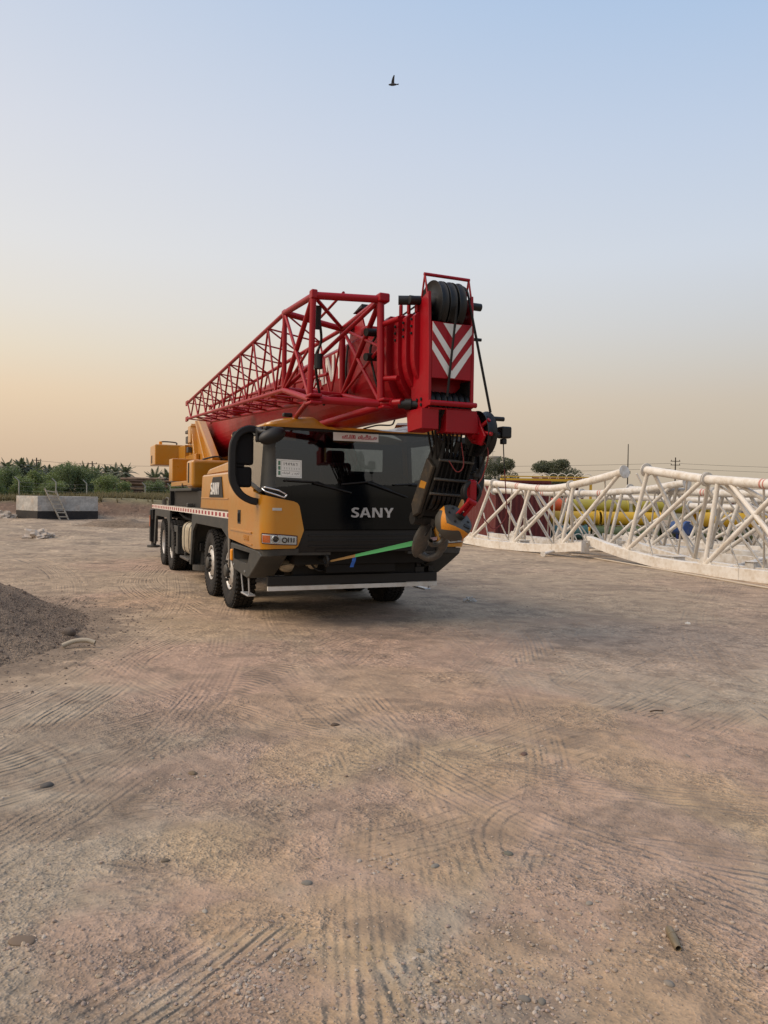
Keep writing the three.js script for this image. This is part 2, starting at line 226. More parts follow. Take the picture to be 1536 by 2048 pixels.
// coarse colour field on a lattice, sampled bilinearly
function earthField(x0, x1, z0, z1, n) {
  const f = new Float32Array((n + 1) * (n + 1) * 3);
  for (let j = 0; j <= n; j++) for (let i = 0; i <= n; i++) {
    const x = lerp(x0, x1, i / n), z = lerp(z0, z1, j / n), wx = x + 0.9 * (fbm(x * 0.8 + 5, z * 0.8, 3) - 0.5), wz = z + 0.9 * (fbm(x * 0.8, z * 0.8 + 7, 3) - 0.5);
    let c = GCOL.base.slice(); const mix = (k, w) => { const t = GCOL[k]; for (let q = 0; q < 3; q++) c[q] = lerp(c[q], t[q], w); };
    const br = 0.5 * fbm(x * 3.1 + 2, z * 3.1 + 4, 3) + 0.5 * fbm(x * 9 + 2, z * 9 + 4, 3);
    mix('grey', 0.8 * smooth(0.1, 0.6, blob(GREY, wx, wz)));
    mix('pink', 0.6 * smooth(0.1, 0.85, blob(PINK, wx, wz) * (0.2 + 1.6 * br)));
    mix('tan', 0.55 * smooth(0.1, 0.8, blob(TAN, wx, wz) * (0.2 + 0.8 * fbm(x * 2.3 + 31, z * 2.3, 3) + 0.8 * fbm(x * 8 + 31, z * 8, 3))));
    mix('pink', 0.35 * smooth(0.55, 0.75, fbm(x * 0.31 + 70, z * 0.31, 3)) * smooth(-22, -14, z));
    mix('dark', 0.5 * smooth(0.55, 0.78, fbm(x * 0.9 + 11, z * 1.3 + 3, 4))); mix('dark', 0.45 * smooth(0.56, 0.72, fbm(x * 3.7 + 1, z * 4.4 + 13, 4)));
    { const hx = (x + 6.25) / 2.85, hz = (z + 8.3) / 3.7, hr = Math.hypot(hx, hz) + 0.35 * (fbm(x * 2.2 + 6, z * 2.2, 3) - 0.5) + 0.3 * (fbm(x * 7 + 6, z * 7, 2) - 0.5); mix('soil', 0.85 * smooth(1.22, 1.04, hr)); }
    const b = bankY(x, z); mix('bank', smooth(0.08, 0.35, b + 0.15 * (br - 0.5))); mix('dark', 0.5 * smooth(-10, -30, z) * smooth(-2, -10, x) * smooth(0.5, 0.62, fbm(x * 0.5, z * 1.2, 3)));
    mix('weed', smooth(0.75, 1.1, b + 0.5 * (br - 0.5)) * smooth(-53.5, -56, z) * 0.9); mix('weed', 0.75 * smooth(-75, -140, z));
    for (let q = 0; q < 3; q++) f[(j * (n + 1) + i) * 3 + q] = c[q];
  }
  return (u, v, o) => { const X = u * n, Y = v * n, i = Math.min(n - 1, X | 0), j = Math.min(n - 1, Y | 0), p = X - i, q = Y - j, k = (j * (n + 1) + i) * 3, r = k + (n + 1) * 3; for (let c = 0; c < 3; c++) o[c] = (f[k + c] * (1 - p) + f[k + 3 + c] * p) * (1 - q) + (f[r + c] * (1 - p) + f[r + 3 + c] * p) * q; };
}
function groundMat(x0, x1, z0, z1, W, H, fine, bumpScale, tracks) {
  const col = new Uint8Array(W * H * 4), bmp = new Uint8Array(W * H * 4), F = earthField(x0, x1, z0, z1, 520), tr = tracks ? drawTracks(x0, x1, z0, z1, W, H) : null, o = [0, 0, 0];
  for (let j = 0; j < H; j++) {
    const z = lerp(z0, z1, (j + 0.5) / H);
    for (let i = 0; i < W; i++) {
      const x = lerp(x0, x1, (i + 0.5) / W), k = (j * W + i) * 4; F((i + 0.5) / W, (j + 0.5) / H, o);
      const n1 = vn(x * fine, z * fine), n2 = vn(x * fine * 2.3 + 9, z * fine * 2.3 + 4), n3 = vn(x * fine * 0.37 + 3, z * fine * 0.37 + 8), n4 = vn(x * fine * 0.13 + 13, z * fine * 0.11 + 8);
      const wear = smooth(0.2, 0.55, vn(x * 1.9 + 50, z * 1.9)); const brk = smooth(0.25, 0.6, vn(x * 9.5 + 7, z * 9.5 + 1)), fade = (0.15 + 0.85 * wear) * (0.5 + 0.5 * brk), t = tr ? tr.relief[j * W + i] * fade : 0, pr = tr ? tr.press[j * W + i] * (0.2 + 0.8 * wear) : 0;
      const rough = (1 - 0.45 * pr) * (0.42 + 0.58 * smooth(0.4, 0.62, 0.6 * vn(x * 1.3 + 21, z * 1.7 + 5) + 0.4 * vn(x * 4.1 + 2, z * 4.7 + 9)));
      const st = vn((x * 0.8 + z * 0.6) * 3.1, (z * 0.8 - x * 0.6) * 26), g = 1 + (0.22 * (n1 - 0.5) + 0.26 * (n2 - 0.5) + 0.18 * (n3 - 0.5)) * rough + 0.14 * (n4 - 0.5) + 0.1 * (st - 0.5) * (1.1 - rough);
      const sp = n2 > 0.86 && n1 > 0.6 ? 30 * rough : n2 < 0.13 && n1 < 0.4 ? -30 * rough : 0; // pale grit and dark crumbs
      col[k] = clamp(o[0] * g + sp, 0, 255); col[k + 1] = clamp(o[1] * g + sp, 0, 255); col[k + 2] = clamp(o[2] * g + sp * 0.95, 0, 255); col[k + 3] = 255;
      const h = 122 + t * 1.4 + rough * (30 * (n1 - 0.5) + 22 * (n2 - 0.5) + 44 * (n3 - 0.5)) + 46 * (n4 - 0.5) + 12 * (st - 0.5) + (sp > 0 ? 12 : 0);
      bmp[k] = bmp[k + 1] = bmp[k + 2] = clamp(h, 0, 255); bmp[k + 3] = 255;
    }
  }
  const mk = (d, s) => { const t = new THREE.DataTexture(d, W, H); t.magFilter = THREE.LinearFilter; t.minFilter = THREE.LinearFilter; if (s) t.colorSpace = THREE.SRGBColorSpace; t.wrapS = t.wrapT = THREE.MirroredRepeatWrapping; t.needsUpdate = true; return t; };
  return new THREE.MeshStandardMaterial({ map: mk(col, true), bumpMap: mk(bmp), bumpScale, roughness: 0.97, side: THREE.DoubleSide });
}
{
  const RA = [-3.3, 3.3, -6.4, -1.9], RB = [-9, 9, -18, -1.9], RC = [-40, 40, -74, 8];
  const line = (spec) => { const a = [spec[0][0]]; for (const [to, step] of spec.slice(1)) { const from = a[a.length - 1], n = Math.max(1, Math.round((to - from) / step)); for (let i = 1; i <= n; i++) a.push(from + (to - from) * i / n); } return a; };
  const xs = line([[-900], [-300, 120], [-120, 30], [-74, 8], [-40, 2], [-20, 0.5], [-9, 0.2], [-3.3, 0.05], [3.3, 0.024], [9, 0.05], [20, 0.3], [40, 1.5], [120, 20], [900, 130]]);
  const zs = line([[-1400], [-500, 150], [-150, 35], [-74, 6], [-58, 1], [-50, 0.4], [-30, 0.5], [-18, 0.25], [-6.4, 0.05], [-1.9, 0.024], [8, 0.6], [40, 8], [400, 90]]);
  const nx = xs.length, nz = zs.length, pos = new Float32Array(nx * nz * 3), uv = new Float32Array(nx * nz * 2), idx = [[], [], [], []];
  const inR = (R, a, b, c, d) => a >= R[0] - 1e-4 && b <= R[1] + 1e-4 && c >= R[2] - 1e-4 && d <= R[3] + 1e-4;
  for (let j = 0; j < nz; j++) for (let i = 0; i < nx; i++) { const k = j * nx + i; pos[k * 3] = xs[i]; pos[k * 3 + 1] = groundY(xs[i], zs[j]); pos[k * 3 + 2] = zs[j]; uv[k * 2] = xs[i]; uv[k * 2 + 1] = zs[j]; }
  for (let j = 0; j < nz - 1; j++) for (let i = 0; i < nx - 1; i++) {
    const a = j * nx + i, b = a + 1, c = a + nx, d = c + 1, q = [xs[i], xs[i + 1], zs[j], zs[j + 1]];
    idx[inR(RA, ...q) ? 0 : inR(RB, ...q) ? 1 : inR(RC, ...q) ? 2 : 3].push(a, c, b, b, c, d);
  }
  const g = new THREE.BufferGeometry(); g.setAttribute('position', new THREE.BufferAttribute(pos, 3)); g.setAttribute('uv', new THREE.BufferAttribute(uv, 2));
  const all = new Uint32Array(idx.reduce((s, a) => s + a.length, 0)); let at = 0; idx.forEach((a, m) => { all.set(a, at); g.addGroup(at, a.length, m); at += a.length; });
  g.setIndex(new THREE.BufferAttribute(all, 1)); g.computeVertexNormals();
  const fit = (m, R) => { for (const t of [m.map, m.bumpMap]) { t.repeat.set(1 / (R[1] - R[0]), 1 / (R[3] - R[2])); t.offset.set(-R[0] / (R[1] - R[0]), -R[2] / (R[3] - R[2])); } return m; };
  const mats = [fit(groundMat(...RA, 2048, 1400, 95, 0.068, true), RA), fit(groundMat(...RB, 2048, 1832, 42, 0.068, true), RB), fit(groundMat(...RC, 2048, 2048, 9, 0.16, true), RC)];
  mats.push(new THREE.MeshStandardMaterial({ color: new THREE.Color().setRGB(0.16, 0.14, 0.085), roughness: 1, side: THREE.DoubleSide }));
  const m = new THREE.Mesh(g, mats); m.name = 'ground'; m.receiveShadow = true; struct(m); scene.add(m);
}
// ---------------------------------------------------------------- crane materials
const dustMap = (base, dust, amt, s) => dtex(512, 512, (u, v) => { const a = tn(u, v, 6, s), b = tn(u, v, 24, s + 5), c = tileNoise(u, v, 128, s + 9); const w = clamp(amt * (1.6 * (a - 0.38) + 0.9 * (b - 0.4)) + amt * 0.25 * (c - 0.5)); return [0, 1, 2].map((q) => lerp(base[q], dust[q], w)); }, true);
const roughMap = (lo, hi, s) => dtex(512, 512, (u, v) => { const a = tn(u, v, 5, s), b = tn(u, v, 40, s + 3); const r = lerp(lo, hi, clamp(0.6 * a + 0.5 * b)) * 255; return [r, r, r]; });
const DUST = [150, 128, 104];
const M = {
  yellow: new THREE.MeshPhysicalMaterial({ map: dustMap([184, 121, 13], [176, 136, 78], 0.5, 1), roughness: 0.42, clearcoat: 0.6, clearcoatRoughness: 0.18, roughnessMap: roughMap(0.5, 1, 11), side: THREE.DoubleSide }),
  red: new THREE.MeshPhysicalMaterial({ map: dustMap([148, 0, 17], [128, 24, 28], 0.3, 2), roughness: 0.55, roughnessMap: roughMap(0.55, 1, 12), clearcoat: 0.1, clearcoatRoughness: 0.3, specularIntensity: 0.55, side: THREE.DoubleSide }),
  mask: phys(0xffffff, 0.2, { specularIntensity: 0.55, map: dustMap([5, 8, 13], [26, 25, 25], 0.25, 15), roughnessMap: roughMap(0.5, 0.9, 16) }),
  black: new THREE.MeshStandardMaterial({ map: dustMap([7, 7, 8], [42, 38, 34], 0.35, 3), roughness: 0.55, side: THREE.DoubleSide }),
  under: new THREE.MeshStandardMaterial({ map: dustMap([9, 9, 9], [32, 28, 24], 0.4, 4), roughness: 0.8, side: THREE.DoubleSide }),
  grey: new THREE.MeshStandardMaterial({ map: dustMap([50, 52, 51], [90, 83, 72], 0.5, 5), roughness: 0.62, side: THREE.DoubleSide }),
  steel: new THREE.MeshStandardMaterial({ map: dustMap([72, 72, 70], [110, 98, 84], 0.7, 6), roughness: 0.55, metalness: 0.35, side: THREE.DoubleSide }),
  hookDark: new THREE.MeshStandardMaterial({ map: dustMap([24, 24, 23], [66, 58, 50], 0.5, 7), roughness: 0.6, metalness: 0.25, side: THREE.DoubleSide }),
  tyre: new THREE.MeshStandardMaterial({ map: dustMap([20, 19, 18], [80, 70, 58], 0.6, 8), roughness: 0.9, side: THREE.DoubleSide }),
  rim: new THREE.MeshStandardMaterial({ map: dustMap([206, 204, 200], [160, 142, 120], 0.5, 9), roughness: 0.4, metalness: 0.35, side: THREE.DoubleSide }),
  chrome: std(0xd8d8d8, 0.18, 0.95), silver: std(0xb9bbbd, 0.35, 0.5),
  glass: phys(0xb9c4c8, 0.03, { transmission: 1, thickness: 0, ior: 1.5 }),
  tint: phys(0xa4adb4, 0.03, { transmission: 1, thickness: 0, ior: 1.6 }),
  clear: phys(0xf4f6f6, 0.02, { transmission: 1, thickness: 0, ior: 1.45 }),
  inside: std(0x0e0e10, 0.9), seat: std(0x360d12, 0.9), amber: phys(0xd9661a, 0.25, { clearcoat: 0.6 }), amberLamp: phys(0xe8951e, 0.35), white: std(0xd8d6d0, 0.6),
  rope: std(0x171514, 0.75, 0.2), cream: new THREE.MeshStandardMaterial({ map: dustMap([190, 182, 160], [140, 122, 98], 0.6, 10), roughness: 0.45, metalness: 0.3, side: THREE.DoubleSide }),
  mirror: std(0xb8c0c4, 0.05, 1), deck: new THREE.MeshStandardMaterial({ map: dustMap([120, 116, 108], [150, 130, 108], 0.8, 13), roughness: 0.7, side: THREE.DoubleSide }),
};
const crane = thing('truck_crane', 'red and yellow truck crane with black front parked in the middle of the dirt yard', 'truck crane', [TRUCK.x, 0, TRUCK.z], TRUCK.a);
const part = (name, gs, mat, parent = crane) => uvBox(mesh(name, gs, mat, parent), 0.7);
function group(name, parent = crane) { const g = new THREE.Group(); g.name = name; parent.add(g); return g; }
function text(str, w, h, d = 0.012) { const g = new TextGeometry(str, { font, size: 1, depth: 1, curveSegments: 4 }); g.computeBoundingBox(); const b = g.boundingBox; g.translate(-b.min.x, -b.min.y, 0); g.scale(w / (b.max.x - b.min.x), h / (b.max.y - b.min.y), d); return g; }

// ---------------------------------------------------------------- wheels
const treadGeo = (() => {
  const gs = []; const R = 0.552, N = 46;
  const prof = [[0.285, 0.1], [0.3, 0.125], [0.36, 0.15], [0.44, 0.158], [0.5, 0.15], [0.53, 0.138], [0.546, 0.118], [0.548, 0], [0.546, -0.118], [0.53, -0.138], [0.5, -0.15], [0.44, -0.158], [0.36, -0.15], [0.3, -0.125], [0.285, -0.1]];
  gs.push(new THREE.LatheGeometry(prof.map((p) => new THREE.Vector2(p[0], p[1])), 56));
  for (let r = 0; r < 4; r++) for (let i = 0; i < N; i++) { const a = (i + (r % 2) * 0.5 + (r > 1 ? 0.25 : 0)) / N * 2 * Math.PI, g = new THREE.BoxGeometry(0.024, 0.056, 0.05); g.rotateX((r < 2 ? 1 : -1) * 0.35); g.translate(R + 0.004, (r - 1.5) * 0.068, 0); g.rotateY(a); gs.push(g); }
  for (const s of [-1, 1]) for (let i = 0; i < N; i++) { const g = new THREE.BoxGeometry(0.05, 0.03, 0.03); g.translate(0.528, s * 0.138, 0); g.rotateY((i + 0.5) / N * 2 * Math.PI); gs.push(g); }
  return merge(gs).rotateZ(Math.PI / 2);
})();
function lathe(pts, n = 40) { return new THREE.LatheGeometry(pts.map((p) => new THREE.Vector2(p[0], p[1])), n).rotateZ(Math.PI / 2); } // axis: +y of the profile becomes -x
const discHoles = (r, x, n, rad) => Array.from({ length: n }, (_, i) => { const a = (i + 0.5) / n * 2 * Math.PI; return new THREE.CylinderGeometry(rad, rad, 0.02, 12).rotateZ(Math.PI / 2).translate(x, r * Math.cos(a), r * Math.sin(a)); });
const frontRim = lathe([[0.29, 0.115], [0.29, 0.135], [0.272, 0.13], [0.262, 0.085], [0.25, 0.09], [0.21, 0.135], [0.17, 0.15], [0.165, 0.152], [0.001, 0.152]]);
const frontHub = merge([lathe([[0.1, 0.15], [0.1, 0.19], [0.085, 0.205], [0.045, 0.21], [0.001, 0.212]], 24)]);
const nutsGeo = (r, x, l) => merge(Array.from({ length: 10 }, (_, i) => { const a = i / 10 * 2 * Math.PI; return [new THREE.CylinderGeometry(0.019, 0.021, l, 6).rotateZ(Math.PI / 2).translate(x - l / 2, r * Math.cos(a), r * Math.sin(a))]; }));
const frontNuts = nutsGeo(0.145, -0.148, 0.05), frontHoles = merge(discHoles(0.232, -0.112, 10, 0.022));
const rearRim = lathe([[0.29, 0.115], [0.287, 0.128], [0.272, 0.11], [0.262, 0.0], [0.25, -0.05], [0.18, -0.07], [0.12, -0.07], [0.12, 0.06], [0.09, 0.08], [0.001, 0.082]]);
const rearNuts = nutsGeo(0.155, 0.068, 0.05);
function wheel(x, z, front) {
  const w = group('wheel'), s = x < 0 ? 1 : -1; w.position.set(x, 0.553, z); w.scale.x = 1; if (s < 0) w.rotation.y = Math.PI; w.rotation.x = rr(0, 3) * s;
  const put = (n, g, m) => { const k = new THREE.Mesh(g, m); k.name = n; k.castShadow = k.receiveShadow = true; if (/nuts|holes/.test(n)) k.userData.kind = 'stuff'; w.add(k); return k; };
  put('tyre', treadGeo, M.tyre); put('rim', front ? frontRim : rearRim, M.rim); put('lug_nuts', front ? frontNuts : rearNuts, front ? M.hookDark : M.steel);
  if (front) { put('hub', frontHub, M.steel); put('rim_holes', frontHoles, M.under); }
  return w;
}
uvBox({ geometry: treadGeo }, 2); for (const g of [frontRim, rearRim, frontHub]) { clean(g); uvBox({ geometry: g }, 2); }
const AX = [-1.5, -2.97, -7.7, -9.05];
AX.forEach((z, i) => { for (const s of [-1, 1]) { wheel(s * 1.22, z, i < 2); if (i > 1) wheel(s * 0.88, z, false); } });
part('axle', AX.map((z) => [tube([-1.1, 0.55, z], [1.1, 0.55, z], 0.09, 12), tube([0, 0.55, z], [0, 0.52, z - 0.001], 0.2, 12), rb(0.5, 0.34, 0.4, 0, 0.55, z, 0.12)]), M.under);

// ---------------------------------------------------------------- chassis, deck, guards
part('chassis_frame', [bb(-0.55, -0.35, 0.75, 1.15, -11.6, 0.2), bb(0.35, 0.55, 0.75, 1.15, -11.6, 0.2), bb(-1.0, 1.0, 1.1, 1.34, -11.4, -1.5), ...[-0.6, -3.9, -5.4, -6.5, -10.2].map((z) => bb(-0.6, 0.6, 0.72, 1.1, z - 0.1, z + 0.1)), bb(-0.9, 0.9, 0.6, 0.78, -0.1, 0.3), bb(-0.85, 0.85, 0.62, 1.0, -0.9, -0.2), bb(-0.75, 0.75, 0.8, 1.3, -1.4, -0.4)], M.under);
part('deck', [bb(-1.375, 1.375, 1.34, 1.43, -11.3, -1.28), bb(-1.3, 1.3, 1.431, 1.437, -11.2, -4.1, 0.002)], M.deck);
{ // red and white marker tape along the deck edge
  const t = tex(512, 32, (g, w, h) => { g.fillStyle = '#d8cfc6'; g.fillRect(0, 0, w, h); g.fillStyle = '#8e1f2c'; for (let i = 0; i < 32; i++) g.fillRect(i * 16 + 1, h * 0.2, 8, h * 0.62); g.fillStyle = 'rgba(140,118,96,.35)'; for (let i = 0; i < 300; i++) g.fillRect(rr(0, w), rr(0, h), rr(1, 8), rr(1, 3)); });
  const m = std(0xffffff, 0.5, 0, { map: t });
  for (const s of [-1, 1]) { const g = new THREE.PlaneGeometry(9.98, 0.1).rotateY(s * Math.PI / 2).translate(s * 1.379, 1.389, -6.3); mesh('marker_tape', g, m, crane); }
}
for (const s of [-1, 1]) {
  const G1 = [[-1.28, 1.335], [-4.74, 1.335], [-5.0, 0.36], [-4.86, 0.36], [-4.62, 1.02], [-4.3, 1.17], [-1.95, 1.17], [-1.55, 1.06], [-1.42, 0.75], [-1.28, 0.75]];
  part('mudguard', [plate(G1, 0.05, s * 1.365, 'x'), bb(s * 0.75, s * 1.34, 1.19, 1.22, -4.5, -1.7), plate([[-4.98, 0.37], [-4.95, 0.37], [-4.7, 1.2], [-4.74, 1.2]], 0.55, s * 1.06, 'x', 0.002)], M.grey);
  const G2 = [[-7.78, 1.335], [-10.5, 1.335], [-10.75, 0.42], [-10.55, 0.42], [-10.35, 1.05], [-10.2, 1.16], [-8.3, 1.16], [-8.08, 1.05], [-7.98, 0.5], [-7.78, 0.5]];
  part('mudguard', [plate(G2, 0.05, s * 1.365, 'x'), bb(s * 0.75, s * 1.34, 1.18, 1.21, -10.3, -8.1)], M.grey);
  part('fender_trim', [rb(0.03, 0.62, 0.06, s * 1.41, 0.93, -1.25, 0.01)], M.deck);
}
part('side_locker', [plate(Object.assign([[-7.72, 0.42], [-6.8, 0.42], [-6.8, 1.02], [-7.72, 1.02]], { holes: [[[-7.55, 0.56], [-7, 0.56], [-7, 0.88], [-7.55, 0.88]]] }), 0.05, -1.33, 'x'), bb(-1.3, -0.7, 0.42, 1.0, -7.7, -6.82)], M.grey);
part('air_tank', [tube([0.75, 0.8, -7.3], [0.75, 0.8, -4.9], 0.2, 16)], M.under);
{ // diesel tank with straps
  const sh = (z0, z1, k = 0) => { const p = []; for (let i = 0; i < 24; i++) { const a = i / 24 * 2 * Math.PI, c = Math.cos(a), s = Math.sin(a); p.push([-1.03 + (0.3 + k) * Math.sign(c) * Math.abs(c) ** 0.5, 0.8 + (0.34 + k) * Math.sign(s) * Math.abs(s) ** 0.5]); } return plate(p, z1 - z0, (z0 + z1) / 2, 'z', 0.01); };
  const tank = part('fuel_tank', [sh(-6.35, -5.15)], M.cream);
  for (const z of [-6.05, -5.45]) part('strap', [sh(z - 0.03, z + 0.03, 0.008)], M.black, tank);
  part('tank_step', [bb(-1.38, -1.1, 0.38, 0.43, -6.3, -5.2), bb(-1.3, -1.25, 0.4, 0.5, -6.2, -6.15), bb(-1.3, -1.25, 0.4, 0.5, -5.35, -5.3)], M.steel);
}
part('pipework', [cable([[-1.25, 1.3, -7.2], [-1.2, 1.2, -6.6], [-1.1, 1.18, -6], [-1.0, 1.3, -5.4]], 0.03), cable([[-1.2, 1.3, -5.2], [-1.1, 1.15, -5.6], [-0.9, 1.2, -6]], 0.025), cable([[-1.05, 1.05, -4.95], [-1.2, 0.9, -5.0], [-1.2, 0.6, -5.05]], 0.03), bb(-1.25, -0.95, 0.55, 1.0, -5.1, -4.98)], M.under);
for (const [z, n] of [[-11.55, 1], [-4.99, 0]]) if (n) for (const s of [-1, 1]) { const o = part('outrigger', [bb(s * 1.05, s * 1.37, 1.02, 1.3, z - 0.3, z + 0.25), bb(s * 1.2, s * 1.4, 0.42, 1.28, z - 0.12, z + 0.1)], M.black); part('jack', [tube([s * 1.3, 0.42, z], [s * 1.3, 0.3, z], 0.07, 14), tube([s * 1.3, 0.32, z], [s * 1.3, 0.26, z], 0.17, 18)], M.steel, o); part('reflector', [rb(0.012, 0.3, 0.06, s * 1.408, 0.98, z + 0.02, 0.004)], M.amber, o); }
for (const s of [-1, 1]) { const o = part('outrigger', [bb(s * 0.9, s * 1.25, 0.62, 0.78, -5.35, -4.62), tube([s * 1.12, 0.66, -4.78], [s * 1.12, 0.36, -4.78], 0.1, 14)], M.black); part('jack', [tube([s * 1.12, 0.36, -4.78], [s * 1.12, 0.26, -4.78], 0.24, 24)], M.steel, o); }
part('deck_box', [bb(-1.12, 1.12, 1.44, 1.76, -9.05, -8.85), bb(-1.12, -0.95, 1.44, 1.78, -9.1, -4.25), bb(0.95, 1.12, 1.44, 1.76, -9.0, -4.25), rb(0.1, 0.36, 0.08, -1.16, 1.62, -9.1)], M.black);
part('deck_fittings', [cable([[-1.2, 1.44, -9.3], [-1.2, 1.6, -9.4], [-1.2, 1.6, -9.9], [-1.2, 1.44, -10]], 0.02), rb(0.12, 0.08, 0.14, -1.2, 1.48, -6.2), tube([-1.15, 1.44, -10.6], [-1.15, 1.58, -10.6], 0.06)], M.steel);

// yellow engine housing behind the cab
{
  const h = part('engine_housing', [plate([[-1.56, 1.44], [-4.02, 1.44], [-3.86, 2.05], [-1.56, 2.05]], 0.9, -0.91, 'x', 0.03), plate([[-1.56, 1.44], [-4.02, 1.44], [-3.86, 2.05], [-1.56, 2.05]], 0.9, 0.91, 'x', 0.03), bb(-0.5, 0.5, 1.44, 2.0, -3.8, -1.56)], M.yellow);
  part('housing_lid', [plate([[-1.6, 2.056], [-3.78, 2.056], [-3.6, 2.15], [-1.6, 2.24]], 0.78, -0.91, 'x', 0.03), plate([[-1.6, 2.056], [-3.78, 2.056], [-3.6, 2.1], [-1.6, 2.1]], 0.78, 0.91, 'x', 0.015), bb(-1.373, -1.36, 1.63, 1.65, -3.9, -1.6, 0.005)], M.yellow, h);
  part('emblem_plate', [plate([[-3.12, 1.655], [-1.98, 1.655], [-2.12, 1.99], [-2.8, 1.99]], 0.012, -1.368, 'x', 0.002)], M.black, h);
  part('emblem_lettering', [text('SANY', 0.72, 0.2).rotateY(-Math.PI / 2).translate(-1.374, 1.7, -2.92)], M.white, h);
}
// ---------------------------------------------------------------- superstructure
part('turntable', [new THREE.CylinderGeometry(0.85, 0.85, 0.4, 40).translate(0, 1.64, -6.6), new THREE.CylinderGeometry(0.95, 0.95, 0.08, 40).translate(0, 1.84, -6.6)], M.yellow);
{
  const A = [[-10.4, 3.46], [-8.35, 3.52], [-6.45, 2.46], [-6.2, 1.9], [-10.2, 1.9], [-10.45, 2.4]];
  const fr = part('slewing_frame', [plate(A, 0.06, -0.56, 'x'), plate(A, 0.06, 0.66, 'x'), bb(-0.6, 0.7, 1.86, 1.96, -10.2, -6.2), bb(-0.55, 0.65, 1.96, 3.3, -10.3, -10.2)], M.yellow);
  const strip = (a, b, w, x) => { const d = Math.hypot(b[0] - a[0], b[1] - a[1]), g = rb(0.16, w, d, 0, 0, 0, 0.01); g.rotateX(-Math.atan2(b[1] - a[1], b[0] - a[0])); return g.translate(x, (a[1] + b[1]) / 2, (a[0] + b[0]) / 2); };
  part('frame_rib', [strip([-8.35, 3.5], [-6.45, 2.46], 0.1, -0.62), strip([-9.3, 3.45], [-8.6, 2.3], 0.09, -0.62), strip([-8.8, 3.48], [-7.3, 2.3], 0.06, -0.6), bb(-0.72, -0.6, 3.0, 3.42, -9.6, -9.2), bb(-0.68, -0.6, 2.55, 2.7, -10.2, -8.6)], M.yellow, fr);
  part('valve_block', [bb(-0.7, -0.6, 3.02, 3.2, -10.1, -9.8), bb(-0.69, -0.6, 3.28, 3.36, -10.25, -9.85), bb(-0.7, -0.6, 2.78, 2.92, -9.95, -9.7)], M.steel, fr);
  const cw = part('counterweight', [bb(-1.32, 1.32, 2.5, 3.06, -12.4, -11.28, 0.03), bb(-0.7, 0.8, 2.2, 3.0, -11.3, -10.2)], M.yellow);
  part('lifting_lug', [cable([[-1.1, 3.05, -11.8], [-1.1, 3.16, -11.8], [-0.7, 3.15, -11.8], [-0.7, 3.05, -11.8]], 0.02)], M.steel, cw); part('beacon', [rb(0.08, 0.1, 0.08, -1.15, 3.1, -11.5)], M.amberLamp, cw);
  part('slot', [bb(-1.325, -1.318, 2.56, 2.78, -12.1, -11.9, 0.002)], M.under, cw);
  const hl = part('hydraulic_tank', [bb(-1.24, -0.35, 1.85, 2.42, -6.45, -5.75, 0.07)], M.yellow); part('vent_slot', [bb(-1.247, -1.238, 1.95, 2.36, -6.2, -6.08, 0.002)], M.under, hl);
  part('side_cabinet', [bb(-1.24, -0.62, 2.02, 2.56, -9.1, -8.55, 0.02), bb(-1.2, -0.62, 1.9, 2.0, -9.0, -6.4)], M.yellow);
  part('access_rail', [tube([-1.2, 1.85, -7.2], [-1.2, 1.95, -7.2], 0.02), bb(-1.24, -0.4, 1.78, 1.84, -8.9, -5.8), cable([[-0.5, 2.42, -6], [-0.7, 2.5, -5.9], [-1.0, 2.43, -5.9]], 0.018)], M.grey);
  const oc = part('operator_cabin', [bb(0.75, 1.4, 1.85, 2.2, -6.6, -4.9, 0.05), bb(0.75, 1.4, 2.72, 2.82, -6.6, -5.0, 0.04), ...[[0.78, -6.55], [1.36, -6.55], [0.78, -5.05], [1.36, -5.05]].map(([x, z]) => rb(0.06, 0.6, 0.06, x, 2.46, z))], M.yellow);
  part('cabin_glass', [bb(0.8, 1.35, 2.2, 2.72, -5.03, -5.02, 0.002), bb(1.375, 1.385, 2.2, 2.72, -6.5, -5.1, 0.002)], M.tint, oc);
  part('hoist_winch', [tube([-0.35, 2.35, -9.2], [0.45, 2.35, -9.2], 0.26, 24), tube([-0.4, 2.35, -9.2], [-0.35, 2.35, -9.2], 0.36, 24), tube([0.45, 2.35, -9.2], [0.5, 2.35, -9.2], 0.36, 24)], M.hookDark);
  part('luffing_cylinder', [tube([0.05, 2.05, -6.1], [0.05, 2.55, -3.2], 0.15, 20), tube([0.05, 2.55, -3.2], [0.05, 2.74, -1.9], 0.1, 20)], M.black);
}
